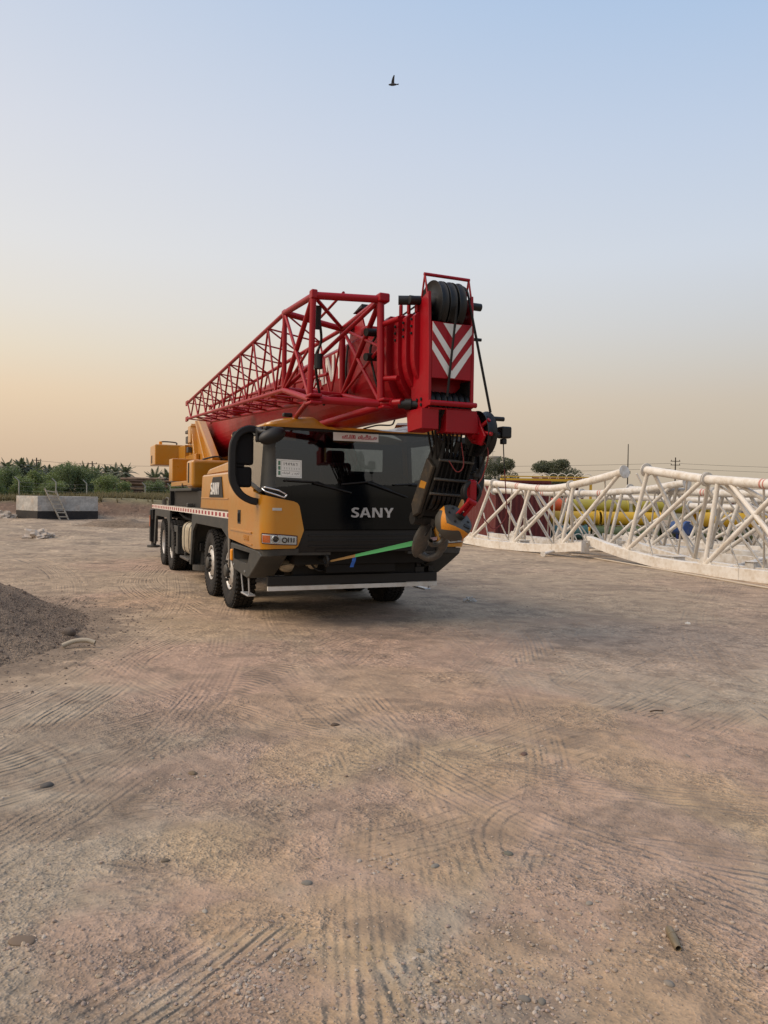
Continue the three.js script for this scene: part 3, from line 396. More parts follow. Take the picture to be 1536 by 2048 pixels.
// ---------------------------------------------------------------- boom
const BX = 0.05;
function uProfile(w, y0, y1) { // flat sides, rounded belly
  const p = [], h = y1 - y0, m = y0 + h * 0.5; p.push([BX - w + 0.05, y1], [BX - w, y1 - 0.05]);
  for (let i = 0; i <= 18; i++) { const a = Math.PI + i / 18 * Math.PI; p.push([BX + w * Math.cos(a), m + (m - y0) * Math.sin(a)]); }
  p.push([BX + w, y1 - 0.05], [BX + w - 0.05, y1]); return p;
}
const prism = (w, y0, y1, z0, z1) => plate(uProfile(w, y0, y1), z1 - z0, (z0 + z1) / 2, 'z', 0.006);
{
  const b = part('boom', [prism(0.42, 2.66, 3.68, -9.6, 2.02)], M.red);
  part('boom_collar', [prism(0.455, 2.62, 3.72, 2.02, 2.16)], M.red, b);
  [[0.4, 2.7, 3.7, 2.1, 2.24, 2.34], [0.37, 2.74, 3.69, 2.3, 2.40, 2.49], [0.34, 2.78, 3.68, 2.46, 2.55, 2.63]].forEach(([w, a, c, z0, z1, z2]) => {
    const s = part('boom_section', [prism(w - 0.02, a + 0.03, c - 0.02, z0, z1), prism(w, a, c, z1, z2)], M.red);
    for (const q of [-1, 1]) part('lug', [rb(0.035, 0.13, 0.05, BX + q * w * 0.86, c + 0.06, z2 - 0.045, 0.016)], M.red, s);
    part('slider_bolts', [-0.25, 0, 0.25].map((q) => tube([BX - w, (a + c) / 2 + 0.3 + q * 0.3, z2 - 0.05], [BX - w - 0.018, (a + c) / 2 + 0.3 + q * 0.3, z2 - 0.05], 0.014, 8)), M.hookDark, s).userData.kind = 'stuff';
  });
  part('boom_lettering', [text('SANY', 1.45, 0.36).rotateY(-Math.PI / 2).translate(BX - 0.423, 3.24, -0.7)], M.white, b);
  part('boom_bracket', [plate([[0.6, 3.68], [0.7, 4.0], [1.0, 4.02], [1.2, 3.68]], 0.03, BX - 0.3, 'x'), plate([[0.6, 3.68], [0.7, 4.0], [1.0, 4.02], [1.2, 3.68]], 0.03, BX + 0.2, 'x'), bb(-0.3, 0.3, 3.7, 3.8, 1.1, 1.3)], M.red, b);
  part('bracket_wedge', [plate([[0.45, 3.86], [0.8, 3.9], [0.8, 3.86]], 0.16, BX - 0.36, 'x'), plate([[0.9, 4.02], [1.2, 4.08], [1.2, 4.03]], 0.16, BX - 0.3, 'x')], M.black, b);
  part('hydraulic_hose', [cable([[BX - 0.44, 3.6, 1.9], [BX - 0.5, 3.4, 1.8], [BX - 0.47, 3.1, 1.86], [BX - 0.44, 2.95, 1.9]], 0.016), cable([[BX - 0.44, 3.62, 0.9], [BX - 0.48, 3.3, 0.95], [BX - 0.44, 3.0, 0.9]], 0.014), tube([BX - 0.44, 3.58, 1.9], [BX - 0.62, 3.56, 1.95], 0.045, 12), tube([BX - 0.44, 3.3, 1.9], [BX - 0.62, 3.28, 1.95], 0.045, 12)], M.hookDark, b);
  // head with sheaves
  const zf = 2.83, x0 = BX - 0.255, x1 = BX + 0.255;
  const side = [[2.6, 3.8], [2.82, 3.86], [2.86, 3.2], [2.86, 2.66], [2.7, 2.62], [2.52, 2.62], [2.44, 2.8], [2.44, 3.25], [2.5, 3.6]];
  const hd = part('boom_head', [plate(side, 0.035, x0, 'x'), plate(side, 0.035, x1, 'x'), plate([[x0 + 0.02, 3.54], [x1 - 0.02, 3.54], [x1 - 0.02, 2.95], [x0 + 0.02, 2.95]], 0.03, 2.845, 'z'), bb(x0 + 0.02, x1 - 0.02, 3.3, 3.33, 2.4, 2.83)], M.red); part('head_back_plate', [bb(x0 + 0.02, x1 - 0.02, 2.7, 3.6, 2.42, 2.45), bb(x0 + 0.018, x0 + 0.024, 2.64, 2.95, 2.46, 2.84, 0.001), bb(x1 - 0.024, x1 - 0.018, 2.64, 2.95, 2.46, 2.84, 0.001)], M.under, hd);
  part('guard_bar', [tube([x0 - 0.02, 2.685, 2.89], [x1 + 0.03, 2.685, 2.89], 0.028, 12), tube([x0, 2.635, 2.84], [x1, 2.635, 2.84], 0.012, 8)], M.red, hd);
  part('head_base', [plate([[2.46, 2.63], [2.84, 2.63], [2.84, 2.42], [2.5, 2.4]], 0.2, x0 + 0.02, 'x'), plate([[x0 + 0.2, 2.63], [x1 + 0.06, 2.63], [x1 + 0.1, 2.39], [x0 + 0.2, 2.39]], 0.28, 2.72, 'z')], M.red, hd);
  const sheave = (r, x, y, z, w = 0.06) => new THREE.LatheGeometry([[0.03, -w / 2], [r * 0.5, -w / 2], [r * 0.52, -w * 0.2], [r * 0.84, -w * 0.2], [r, -w / 2], [r, -w * 0.42], [r - 0.03, 0], [r, w * 0.42], [r, w / 2], [r * 0.84, w * 0.2], [r * 0.52, w * 0.2], [r * 0.5, w / 2], [0.03, w / 2]].map((p) => new THREE.Vector2(p[0], p[1])), 36).rotateZ(Math.PI / 2).translate(x, y, z);
  for (const k of [-0.13, -0.03, 0.08]) part('sheave', [sheave(0.27, BX + k, 3.74, 2.68, 0.085)], M.black, hd);
  for (let k = 0; k < 7; k++) part('sheave', [sheave(0.15, BX - 0.21 + k * 0.07, 2.68, 2.7, 0.06)], M.black, hd);
  part('sheave_pin', [tube([x0 - 0.14, 3.8, 2.62], [x0, 3.8, 2.62], 0.045, 16)], M.black, hd); part('sheave_pin', [tube([x1, 3.8, 2.66], [x1 + 0.2, 3.8, 2.66], 0.042, 16)], M.black, hd); part('sheave_pin', [tube([x0, 3.74, 2.68], [x1, 3.74, 2.68], 0.05, 14)], M.black, hd); part('sheave_pin', [tube([x0, 2.68, 2.72], [x1, 2.68, 2.72], 0.05, 14)], M.black, hd); part('rope_anchor', [tube([x1, 3.43, 2.7], [x1 + 0.18, 3.43, 2.72], 0.018, 10), rb(0.03, 0.12, 0.03, x1 + 0.07, 3.37, 2.7)], M.black, hd);
  part('top_guard', [tube([x0 - 0.02, 4.06, 2.72], [x1 + 0.02, 4.06, 2.72], 0.018, 10), ...[x0 - 0.01, x1 + 0.01].flatMap((x) => [tube([x, 4.06, 2.72], [x, 3.78, 2.64], 0.011, 8), tube([x, 4.06, 2.72], [x, 3.78, 2.8], 0.011, 8)])], M.red, hd);
  { // reflective chevrons on the head plate
    const cx = BX, ch = (top, cut) => plate([[x0 + 0.02, Math.min(top, cut)], [x0 + 0.02, top - 0.1], [cx, top - 0.42], [x1 - 0.02, top - 0.1], [x1 - 0.02, Math.min(top, cut)], [cx, top - 0.31]], 0.004, 2.8625, 'z', 0);
    part('chevron', [ch(3.545, 3.535)], M.white, hd); part('chevron', [plate([[x0 + 0.02, 3.335], [x0 + 0.02, 3.245], [cx - 0.035, 2.96], [cx + 0.035, 2.96], [x1 - 0.02, 3.245], [x1 - 0.02, 3.335], [cx, 3.035]], 0.004, 2.8625, 'z', 0)], M.white, hd);
    part('chevron', [plate([[cx - 0.11, 3.53], [cx + 0.11, 3.53], [cx, 3.385]], 0.004, 2.8625, 'z', 0)], M.white, hd);
  }
  part('head_bolts', [...Array(6)].map((_, i) => tube([x0 - 0.03, 2.62 + (i % 3) * 0.06, 2.6 + Math.floor(i / 3) * 0.1], [x0, 2.62 + (i % 3) * 0.06, 2.6 + Math.floor(i / 3) * 0.1], 0.018, 8)), M.hookDark, hd).userData.kind = 'stuff';
  // single line nose sheave on the right
  const nx = BX + 0.44;
  const nose = part('nose_sheave', [sheave(0.25, nx, 2.4, 2.74, 0.12)], M.black);
  part('nose_bracket', [plate([[2.6, 2.62], [2.8, 2.6], [2.98, 2.36], [2.9, 2.26], [2.7, 2.3], [2.52, 2.42]], 0.025, nx - 0.085, 'x'), tube([nx - 0.09, 2.4, 2.76], [nx - 0.15, 2.4, 2.76], 0.07, 16), ...[[2.54, 2.95], [2.38, 3.0], [2.28, 2.86]].map(([y, z]) => tube([nx - 0.1, 2.42, 2.8], [nx - 0.02, y, z], 0.022, 8))], M.red, nose);
  part('nose_pin', [tube([nx - 0.05, 2.4, 2.74], [nx + 0.26, 2.4, 2.74], 0.035, 12), tube([nx - 0.02, 2.56, 2.88], [nx + 0.2, 2.56, 2.88], 0.025, 10)], M.black, nose);
  part('limit_switch', [rb(0.13, 0.13, 0.12, nx + 0.3, 2.43, 2.74, 0.02), rb(0.06, 0.06, 0.06, nx + 0.29, 2.33, 2.74, 0.01), tube([nx + 0.29, 2.31, 2.74], [nx + 0.31, 2.02, 2.74], 0.006, 6)], M.black, nose);
  part('limit_cable', [cable([[nx + 0.31, 2.02, 2.74], [nx + 0.33, 1.75, 2.75], [nx + 0.34, 1.5, 2.74], [nx + 0.2, 1.36, 2.72], [nx + 0.05, 1.5, 2.7]], 0.006, 50), cable([[nx - 0.1, 2.4, 2.86], [nx + 0.0, 2.2, 2.9], [nx - 0.02, 1.95, 2.84], [nx - 0.06, 1.85, 2.8]], 0.007, 40), cable([[nx - 0.22, 2.3, 2.7], [nx - 0.2, 2.05, 2.72], [nx - 0.27, 1.98, 2.7], [nx - 0.36, 2.1, 2.68]], 0.006, 40)], std(0x7a2a28, 0.6), nose);
  // ropes
  part('hoist_rope', [tube([BX - 0.0, 3.7, 2.95], [BX - 0.05, 2.76, 2.86], 0.013, 8), tube([BX + 0.17, 3.72, 2.93], [nx + 0.02, 2.62, 2.9], 0.014, 8), cable([[BX + 0.17, 3.72, 2.93], [BX + 0.165, 3.9, 2.86], [BX + 0.16, 4.0, 2.7]], 0.013), tube([BX, 3.98, 2.6], [BX, 3.78, 0.2], 0.012, 6), tube([BX + 0.1, 3.98, 2.6], [BX + 0.1, 3.78, 0.2], 0.012, 6), tube([nx + 0.02, 2.4, 2.99], [nx - 0.01, 1.98, 2.72], 0.014, 8)], M.rope);
  part('hoist_rope', [...Array(7)].map((_, i) => tube([BX - 0.2 + i * 0.062, 2.7, 2.86], [BX + 0.0 + i * 0.046, 2.12, 2.54], 0.0125, 6)), M.rope);
  part('hoist_rope', [...Array(6)].map((_, i) => tube([BX - 0.18 + i * 0.062, 2.7, 2.56], [BX + 0.02 + i * 0.046, 2.12, 2.42], 0.0125, 6)), M.rope);
}
// ---------------------------------------------------------------- lattice fly jib folded along the boom
{
  const j = group('fly_jib');
  const F = { LT: [-1.22, 3.88, 2.02], LB: [-1.24, 2.75, 2.0], RT: [-0.5, 3.88, 2.2], RB: [-0.5, 2.72, 2.25] };
  const Q = { LT: [-1.2, 3.95, 0.83], LB: [-1.2, 3.0, 0.83], RT: [-0.44, 3.83, 0.83], RB: [-0.44, 2.98, 0.85] };
  const T = { LT: [-1.28, 3.6, -6.1], LB: [-1.28, 3.27, -6.1], RT: [-0.78, 3.56, -6.2], RB: [-0.78, 3.25, -6.2] };
  const p = (n, gs) => part(n, gs, M.red, j);
  for (const k of ['LT', 'LB', 'RT', 'RB']) { p('chord', [tube(Q[k], T[k], 0.027, 10)]); p('chord', [tube(F[k], Q[k], 0.036, 12)]); }
  for (const X of [F, Q]) { const r = X === F ? 0.034 : 0.03; p('post', [tube(X.LT, X.LB, r, 14)]); p('post', [tube(X.RT, X.RB, r + 0.008, 14)]); p('beam', [tube(X.LT, X.RT, r + 0.008, 14)]); p('beam', [tube(X.LB, X.RB, r + 0.008, 14)]); }
  p('brace', [tube(F.RT, Q.LB, 0.025, 10)]); p('brace', [tube(F.RT, Q.RB, 0.032, 12)]); p('brace', [tube(F.RB, Q.RT, 0.022, 10)]); p('brace', [tube(F.LT, Q.LB, 0.03, 12)]); p('brace', [tube(F.LB, Q.LT, 0.02, 10)]); p('brace', [tube(F.LT, Q.RT, 0.024, 10)]); p('brace', [tube(F.LB, Q.RB, 0.024, 10)]);
  const at = (k, t) => [0, 1, 2].map((c) => lerp(Q[k][c], T[k][c], t)), N = 9, tt = (i) => 1 - Math.pow(1 - i / N, 1.0);
  for (let i = 0; i < N; i++) {
    const a = tt(i), b = tt(i + 0.5), c = tt(i + 1);
    for (const [u, v] of [['LT', 'LB'], ['RT', 'RB']]) { p('lacing', [tube(at(u, a), at(v, b), 0.0145, 8)]); p('lacing', [tube(at(v, b), at(u, c), 0.0145, 8)]); }
    for (const [u, v] of [['LT', 'RT'], ['LB', 'RB']]) { p('lacing', [tube(at(u, a), at(v, c), 0.012, 8)]); p('lacing', [tube(at(u, c), at(v, c), 0.012, 8)]); }
  }
  p('end_lug', [...['LT', 'LB', 'RT', 'RB'].map((k) => [rb(0.035, 0.1, 0.22, T[k][0], T[k][1], T[k][2] - 0.08, 0.012)]), ...[F.LB, F.RB].map((q) => [rb(0.14, 0.035, 0.2, q[0] + 0.03, q[1] + 0.035, q[2] + 0.05, 0.015), rb(0.14, 0.035, 0.2, q[0] + 0.03, q[1] - 0.045, q[2] + 0.05, 0.015)]), rb(0.13, 0.1, 0.15, F.RT[0] + 0.02, F.RT[1] + 0.01, F.RT[2], 0.02), rb(0.07, 0.1, 0.1, F.LT[0], F.LT[1] + 0.01, F.LT[2], 0.015), rb(0.1, 0.07, 0.12, Q.LT[0] + 0.02, Q.LT[1], Q.LT[2], 0.015)]);
  p('head_leg', [tube([-0.42, 2.72, 2.42], [-0.62, 2.62, -0.3], 0.045, 14), tube(F.RB, [-0.36, 2.72, 2.5], 0.04, 12), tube(F.LB, [-0.9, 2.66, 0.1], 0.03, 10)]);
  for (const [a, b, r] of [[[-0.5, 3.35, 2.22], [-0.44, 2.98, 0.85], 0.018], [[-0.5, 3.35, 2.22], [-0.44, 3.83, 0.83], 0.018], [[-1.23, 3.35, 2.01], [-1.2, 3.0, 0.83], 0.016], [[-0.48, 3.6, 2.2], [-0.4, 3.62, 2.5], 0.03], [[-0.48, 3.0, 2.22], [-0.4, 2.98, 2.48], 0.03], [[-0.9, 3.93, 2.1], [-0.82, 3.85, 0.83], 0.016], [[-0.9, 2.73, 2.12], [-0.82, 2.98, 0.84], 0.018]]) p('brace', [tube(a, b, r, 10)]);
  p('inner_frame', [tube([-0.52, 3.3, 0.5], [-0.7, 3.6, -5.8], 0.022), tube([-0.56, 3.12, 0.4], [-0.7, 3.4, -5.8], 0.02), ...[...Array(10)].map((_, i) => tube([-0.53, 3.28 + i * 0.03, 0.2 - i * 0.6], [-0.57, 3.1 + i * 0.03, -0.1 - i * 0.6], 0.012, 6)), bb(-0.8, -0.5, 3.18, 3.26, -1.4, -0.9), bb(-0.8, -0.5, 3.22, 3.3, -4.4, -4.0)]);
  part('jib_pin', [tube([-0.42, 3.81, 2.5], [-0.2, 3.81, 2.6], 0.05, 16), tube([-0.38, 2.7, 2.46], [-0.16, 2.69, 2.6], 0.045, 16), tube([-0.32, 2.7, 2.5], [-0.26, 2.7, 2.54], 0.06, 16)], M.black, j);
  part('guide_roller', [tube([-1.06, 3.86, 1.7], [-1.06, 3.6, 1.65], 0.045, 12), tube([-0.98, 3.35, 1.5], [-0.98, 3.18, 1.5], 0.05, 12), rb(0.12, 0.12, 0.1, -0.95, 2.86, 1.2, 0.03), cable([[-1.02, 3.7, 1.65], [-0.95, 3.5, 1.5], [-1.0, 3.3, 1.45], [-0.9, 2.95, 1.3], [-0.8, 2.8, 1.2]], 0.016)], M.black, j);
}
// ---------------------------------------------------------------- driver's cab, built on a rounded plan outline
const OUT = (() => { const p = []; for (let i = 0; i <= 24; i++) { const x = 1.27 * i / 24; p.push([x, 0.86 - 0.05 * (x / 1.27) ** 2]); } for (let i = 1; i <= 20; i++) { const a = i / 20 * Math.PI / 2; p.push([1.27 + 0.16 * Math.sin(a), 0.65 + 0.16 * Math.cos(a)]); } for (let i = 1; i <= 30; i++) p.push([1.43, 0.65 - 1.87 * i / 30]); const L = [0]; for (let i = 1; i < p.length; i++) L.push(L[i - 1] + Math.hypot(p[i][0] - p[i - 1][0], p[i][1] - p[i - 1][1])); return { p, L }; })();
const US = OUT.L[44], zu = (z) => US + 0.65 - z;
function OL(u) { const s = u < 0 ? -1 : 1, a = Math.min(Math.abs(u), OUT.L[OUT.L.length - 1]); let i = 1; while (i < OUT.L.length - 1 && OUT.L[i] < a) i++; const t = (a - OUT.L[i - 1]) / (OUT.L[i] - OUT.L[i - 1]), A = OUT.p[i - 1], B = OUT.p[i], dx = B[0] - A[0], dz = B[1] - A[1], l = Math.hypot(dx, dz);
  // smoothed normal from neighbours
  const q = Math.max(0.03, 0.02), sm = (c) => { let k = 1; const cc = Math.max(0, Math.min(c, OUT.L[OUT.L.length - 1])); while (k < OUT.L.length - 1 && OUT.L[k] < cc) k++; const tt = (cc - OUT.L[k - 1]) / (OUT.L[k] - OUT.L[k - 1]); return [lerp(OUT.p[k - 1][0], OUT.p[k][0], tt), lerp(OUT.p[k - 1][1], OUT.p[k][1], tt)]; };
  const a0 = sm(a - q), a1 = sm(a + q); let nx = -(a1[1] - a0[1]), nz = a1[0] - a0[0]; if (a < q) { nx = 0; nz = 1; } const n = Math.hypot(nx, nz);
  return { x: s * lerp(A[0], B[0], t), z: lerp(A[1], B[1], t), nx: s * nx / n, nz: nz / n }; }
const inset = (y) => (y > 1.75 ? 0.055 * (y - 1.75) / 0.9 : 0) + (y < 1.15 ? 0.03 * ((1.15 - y) / 0.2) ** 1.5 : 0);
const S = (u, y, off) => { const o = OL(u), d = off - inset(y); return [o.x + o.nx * d, y, o.z + o.nz * d]; };
function panel(u0, u1, lo, hi, off, th, nu = 24, nv = 8, warp = 1) {
  const L = typeof lo === 'number' ? () => lo : lo, H = typeof hi === 'number' ? () => hi : hi, U = (a) => lerp(u0, u1, Math.pow(a, warp)), f = (o) => (a, b) => { const u = U(a), q = Math.abs(u); return S(u, lerp(L(q), H(q), b), o); };
  return slab(nu, nv, f(off), f(off - th));
}
{
  const sill = pw([[0, 1.858], [0.9, 1.84], [1.25, 1.8], [1.42, 1.77], [US, 1.735], [zu(0.6), 1.728], [zu(-0.19), 1.885], [zu(-1.0), 1.91], [5, 1.91]]);
  const cab = group('cab');
  const p = (n, gs, m) => part(n, gs, m, cab);
  p('front_mask', [panel(-1.08, 1.08, 1.272, sill, 0, 0.04, 60, 10), panel(-1.42, -1.06, pw([[1.06, 1.58], [1.42, 1.62]]), sill, -0.004, 0.03, 20, 4), panel(1.06, 1.42, pw([[1.06, 1.58], [1.42, 1.62]]), sill, -0.004, 0.03, 20, 4)], M.mask);
  const lg = p('lower_grille', [panel(-1.08, 1.08, 0.985, 1.258, -0.025, 0.04, 60, 6), panel(-0.75, 0.75, 0.99, 1.02, -0.01, 0.03, 40, 2)], M.black);
  for (const y of [1.05, 1.12, 1.19]) part('grille_rib', [panel(-0.85, 0.85, y, y + 0.014, -0.01, 0.014, 40, 1)], M.black, lg);
  p('inner_shell', [panel(-1.5, 1.5, 1.03, 1.7, -0.05, 0.02, 60, 6), panel(zu(0.7), zu(-1.16), 1.08, 1.7, -0.05, 0.02, 20, 4), panel(-zu(0.7), -zu(-1.16), 1.08, 1.7, -0.05, 0.02, 20, 4), bb(-1.33, 1.33, 1.0, 1.04, -1.15, 0.7)], M.inside);
  for (const s of [-1, 1]) {
    const hi = pw([[0.925, 1.27], [0.985, 1.565], [1.01, 1.603], [1.06, 1.625], [1.23, 1.655], [1.4, 1.692], [US, 1.705], [zu(0.33), 1.745]]), lo = pw([[0.925, 1.262], [0.995, 1.065], [1.03, 1.035], [1.3, 1.03], [zu(0.33), 1.0]]);
    p('corner_panel', [panel(s * 0.926, s * zu(0.33), lo, hi, 0.02, 0.05, 90, 14, 1.6)], M.yellow);
    const dlo = pw([[zu(0.315), 1.0], [zu(-1.12), 1.06]]);
    const door = part('door', [panel(s * zu(0.315), s * zu(-1.12), dlo, (q) => sill(q) - 0.006, 0.016, 0.045, 40, 14), panel(s * zu(0.28), s * zu(-1.05), 1.195, 1.215, 0.034, 0.03, 30, 2), panel(s * zu(0.25), s * zu(-0.3), 1.04, 1.055, 0.026, 0.03, 20, 2)], M.yellow, cab);
    part('handle', [panel(s * zu(-0.38), s * zu(-0.56), 1.3, 1.49, 0.02, 0.02, 6, 6), rb(0.03, 0.13, 0.05, s * 1.455, 1.39, -0.47, 0.014)], M.black, door);
    const rel = text('SANY', 0.3, 0.07, 0.008).rotateY(s * Math.PI / 2); part('door_relief', [s < 0 ? rel.translate(-1.442, 1.09, -0.2) : rel.translate(1.442, 1.09, 0.1)], M.yellow, door);
    p('pillar', [panel(s * 1.29, s * (US + 0.03), sill, 2.57, 0.006, 0.04, 16, 6)], M.grey);
    p('window_frame', [panel(s * (US + 0.03), s * zu(-1.0), 2.485, 2.57, 0.002, 0.04, 20, 2), panel(s * (US + 0.03), s * zu(-1.0), sill, (q) => sill(q) + 0.035, 0.006, 0.04, 24, 2), panel(s * zu(-0.93), s * zu(-1.0), sill, 2.5, 0.004, 0.04, 3, 8)], M.grey);
    p('rear_quarter', [panel(s * zu(-1.002), s * zu(-1.21), (q) => sill(q) - 0.006, 2.57, 0.012, 0.05, 8, 8), panel(s * zu(-1.125), s * zu(-1.21), 1.06, 1.9, 0.012, 0.05, 4, 8)], M.yellow);
    p('side_window', [panel(s * (US + 0.02), s * zu(-0.95), (q) => sill(q) + 0.03, 2.49, -0.012, 0.005, 24, 8)], M.clear);
    const ll = pw([[0.95, 0.955], [1.3, 0.94], [zu(0.3), 0.91]]); p('step_lip', [panel(s * 0.98, s * zu(0.3), ll, (q) => ll(q) + 0.08, 0.0, 0.12, 40, 4), panel(s * 0.55, s * 1.02, 0.945, 0.98, -0.02, 0.1, 10, 2)], M.grey);
    const st = p('step_housing', [plate(Object.assign([[-1.12, 1.0], [0.5, 0.985], [0.66, 0.93], [0.42, 0.8], [0.04, 0.61], [-0.1, 0.58], [-0.95, 0.64], [-1.12, 0.74]], { holes: [[[-0.93, 0.945], [0.08, 0.94], [-0.08, 0.75], [-0.88, 0.775]]] }), 0.34, s * 1.25, 'x', 0.012), bb(s * 1.06, s * 1.09, 0.72, 0.96, -1.0, 0.15)], M.grey);
    part('step_tread', [bb(s * 1.13, s * 1.41, 0.755, 0.77, -0.85, -0.12, 0.004)], M.steel, st);
    for (const [z, y] of [[-0.2, 0.66], [-0.9, 0.7]]) part('step_bolt', [tube([s * 1.415, y, z], [s * 1.43, y, z], 0.016, 10)], M.silver, st);
    part('wire_step', [tube([s * 1.38, 0.6, -0.58], [s * 1.36, 0.34, -0.55], 0.012, 8), tube([s * 1.38, 0.6, -0.15], [s * 1.36, 0.34, -0.18], 0.012, 8), bb(s * 1.28, s * 1.39, 0.32, 0.345, -0.57, -0.16, 0.008)], M.silver, st);
    p('side_marker', [rb(0.05, 0.17, 0.09, s * 1.425, 0.83, -1.0, 0.024)], M.amberLamp);
    // headlamp set into the corner
    const ha = 1.005, hb = 1.45, ht = pw([[1.0, 1.182], [1.2, 1.2], [1.46, 1.215]]), hl = pw([[1.0, 1.085], [1.2, 1.09], [1.46, 1.105]]);
    const h = p('headlight', [panel(s * ha, s * hb, (q) => hl(q) - 0.012, (q) => ht(q) + 0.014, 0.0225, 0.02, 20, 3)], std(0x3d1012, 0.5));
    part('reflector', [panel(s * (ha + 0.015), s * (hb - 0.012), hl, ht, 0.026, 0.01, 20, 3)], std(0xd2d4d4, 0.25, 0.2), h);
    part('turn_signal', [panel(s * (hb - 0.11), s * (hb - 0.02), (q) => hl(q) + 0.008, (q) => ht(q) - 0.012, 0.03, 0.008, 8, 3)], M.amber, h);
    const pc = S(s * 1.28, 1.152, 0.03); part('projector', [new THREE.TorusGeometry(0.044, 0.009, 8, 24).rotateY(s * 0.1).translate(...pc)], M.chrome, h); part('projector_lens', [new THREE.SphereGeometry(0.034, 16, 10).scale(1, 1, 0.4).rotateY(s * 0.1).translate(...pc)], M.mask, h);
    const p2 = S(s * 1.17, 1.14, 0.03); part('projector', [new THREE.TorusGeometry(0.028, 0.008, 8, 20).translate(...p2)], M.hookDark, h);
    for (const u of [1.045, 1.08, 1.115]) part('reflector_rib', [panel(s * u, s * (u + 0.014), (q) => hl(q) + 0.025, (q) => ht(q) - 0.02, 0.033, 0.012, 1, 2)], M.hookDark, h);
    part('lens', [panel(s * (ha + 0.01), s * (hb - 0.008), hl, ht, 0.05, 0.004, 20, 3)], M.clear, h);
    p('chrome_trim', [slabRing(s)], M.chrome);
    p('badge', [panel(s * 1.21, s * 1.32, 1.508, 1.54, 0.026, 0.006, 6, 1)], M.silver);
  }
  function slabRing(s) { const a = 1.15, b = 1.45, lo = pw([[1.15, 1.685], [1.45, 1.75]]), U = [[a, lo(a) + 0.02], [a + 0.03, lo(a) - 0.012], [a + 0.1, lo(a + 0.1) - 0.012], [b - 0.05, lo(b) - 0.005], [b, lo(b) + 0.03], [b - 0.05, lo(b) + 0.045], [a + 0.1, lo(a + 0.1) + 0.05]]; const q = U.map(([u, y]) => V(...S(s * u, y, 0.028))); return new THREE.TubeGeometry(new THREE.CatmullRomCurve3(q, true, 'catmullrom', 0.15), 60, 0.012, 6, true); }
  p('windscreen', [panel(-1.29, 1.29, sill, 2.53, -0.006, 0.006, 70, 10)], M.tint);
  p('windscreen_border', [panel(-1.29, 1.29, 2.515, 2.565, -0.002, 0.03, 60, 2), panel(-1.284, 1.284, (q) => sill(q) - 0.002, (q) => sill(q) + 0.03, -0.013, 0.004, 60, 1)], M.black);
  // roof with a trough for the boom
  const top = pw([[-1.4, 2.62], [-1.2, 2.665], [-0.9, 2.702], [-0.79, 2.705], [-0.64, 2.605], [-0.58, 2.59], [0.46, 2.59], [0.54, 2.605], [0.66, 2.69], [0.8, 2.70], [1.1, 2.68], [1.4, 2.62]]);
  { const N = 160, R = 14, c = [0, -0.18], per = OUT.L[OUT.L.length - 1], ring = (a, r, off) => { const u = lerp(-per, per, a), o = OL(u), x = o.x + o.nx * off, z = o.z + o.nz * off; return [lerp(c[0], x, r), 0, lerp(c[1], z, r)]; };
    const tp = (a, b) => { const q = ring(a, b, -0.03); q[1] = top(q[0]) - 0.028 * smooth(0.9, 1, b); return q; };
    p('roof', [grid(N, R, tp), grid(N, 3, (a, b) => { const q = ring(a, 1, -0.03 + 0.012 * Math.sin(b * Math.PI)); const y0 = top(q[0]) - 0.028; q[1] = lerp(y0, Math.min(2.55, y0 - 0.02), b); return q; }), grid(N, 2, (a, b) => { const q = ring(a, lerp(1, 0.8, b), -0.03); q[1] = Math.min(2.55, top(q[0]) - 0.048); return q; }), grid(60, 1, (a, b) => { const x = lerp(-1.38, 1.38, a); return [x, lerp(2.5, top(x) - 0.01, b), -1.2]; })], M.yellow); }
  p('roof_fin', [plate([[-0.4, 2.68], [0.6, 2.68], [0.35, 2.75], [-0.3, 2.8]], 0.3, 0.98, 'x', 0.03)], M.yellow);
  p('roof_lamp', [rb(0.12, 0.05, 0.08, -1.1, 2.715, 0.65, 0.015)], M.black); p('roof_aerial', [cable([[-0.1, 2.585, 0.75], [0.1, 2.64, 0.75], [0.3, 2.655, 0.74], [0.36, 2.73, 0.72]], 0.011)], M.black);
  // back wall with its window
  p('back_wall', [plate(Object.assign([[-1.38, 1.0], [1.38, 1.0], [1.38, 2.54], [-1.38, 2.54]], { holes: [[[0.02, 2.1], [1.02, 2.1], [1.02, 2.45], [0.02, 2.45]]] }), 0.04, -1.19, 'z')], M.inside);
  p('back_window', [plate([[0.0, 2.08], [1.04, 2.08], [1.04, 2.47], [0.0, 2.47]], 0.006, -1.188, 'z', 0)], M.clear);
  p('dashboard', [bb(-1.24, 1.24, 1.55, 1.8, 0.3, 0.78, 0.05), bb(0.35, 0.9, 1.75, 1.9, 0.3, 0.52, 0.05)], M.inside);
  for (const x of [-0.7, 0.08]) { const s = p('seat', [rb(0.5, 0.16, 0.5, x, 1.42, -0.55, 0.06), rb(0.48, 0.72, 0.14, x, 1.85, -0.8, 0.06), rb(0.34, 0.1, 0.3, x, 1.24, -0.55, 0.04)], M.seat); part('headrest', [rb(0.28, 0.2, 0.12, x, 2.29, -0.82, 0.05)], M.seat, s); }
  p('steering_wheel', [new THREE.TorusGeometry(0.22, 0.018, 8, 32).rotateX(-0.95).translate(0.6, 1.93, 0.2), tube([0.6, 1.93, 0.2], [0.6, 1.75, 0.42], 0.03), rb(0.36, 0.03, 0.05, 0.6, 1.93, 0.2, 0.01)], M.inside);
  p('sun_visor', [rb(0.5, 0.12, 0.02, -0.75, 2.45, 0.7, 0.01)], M.inside);
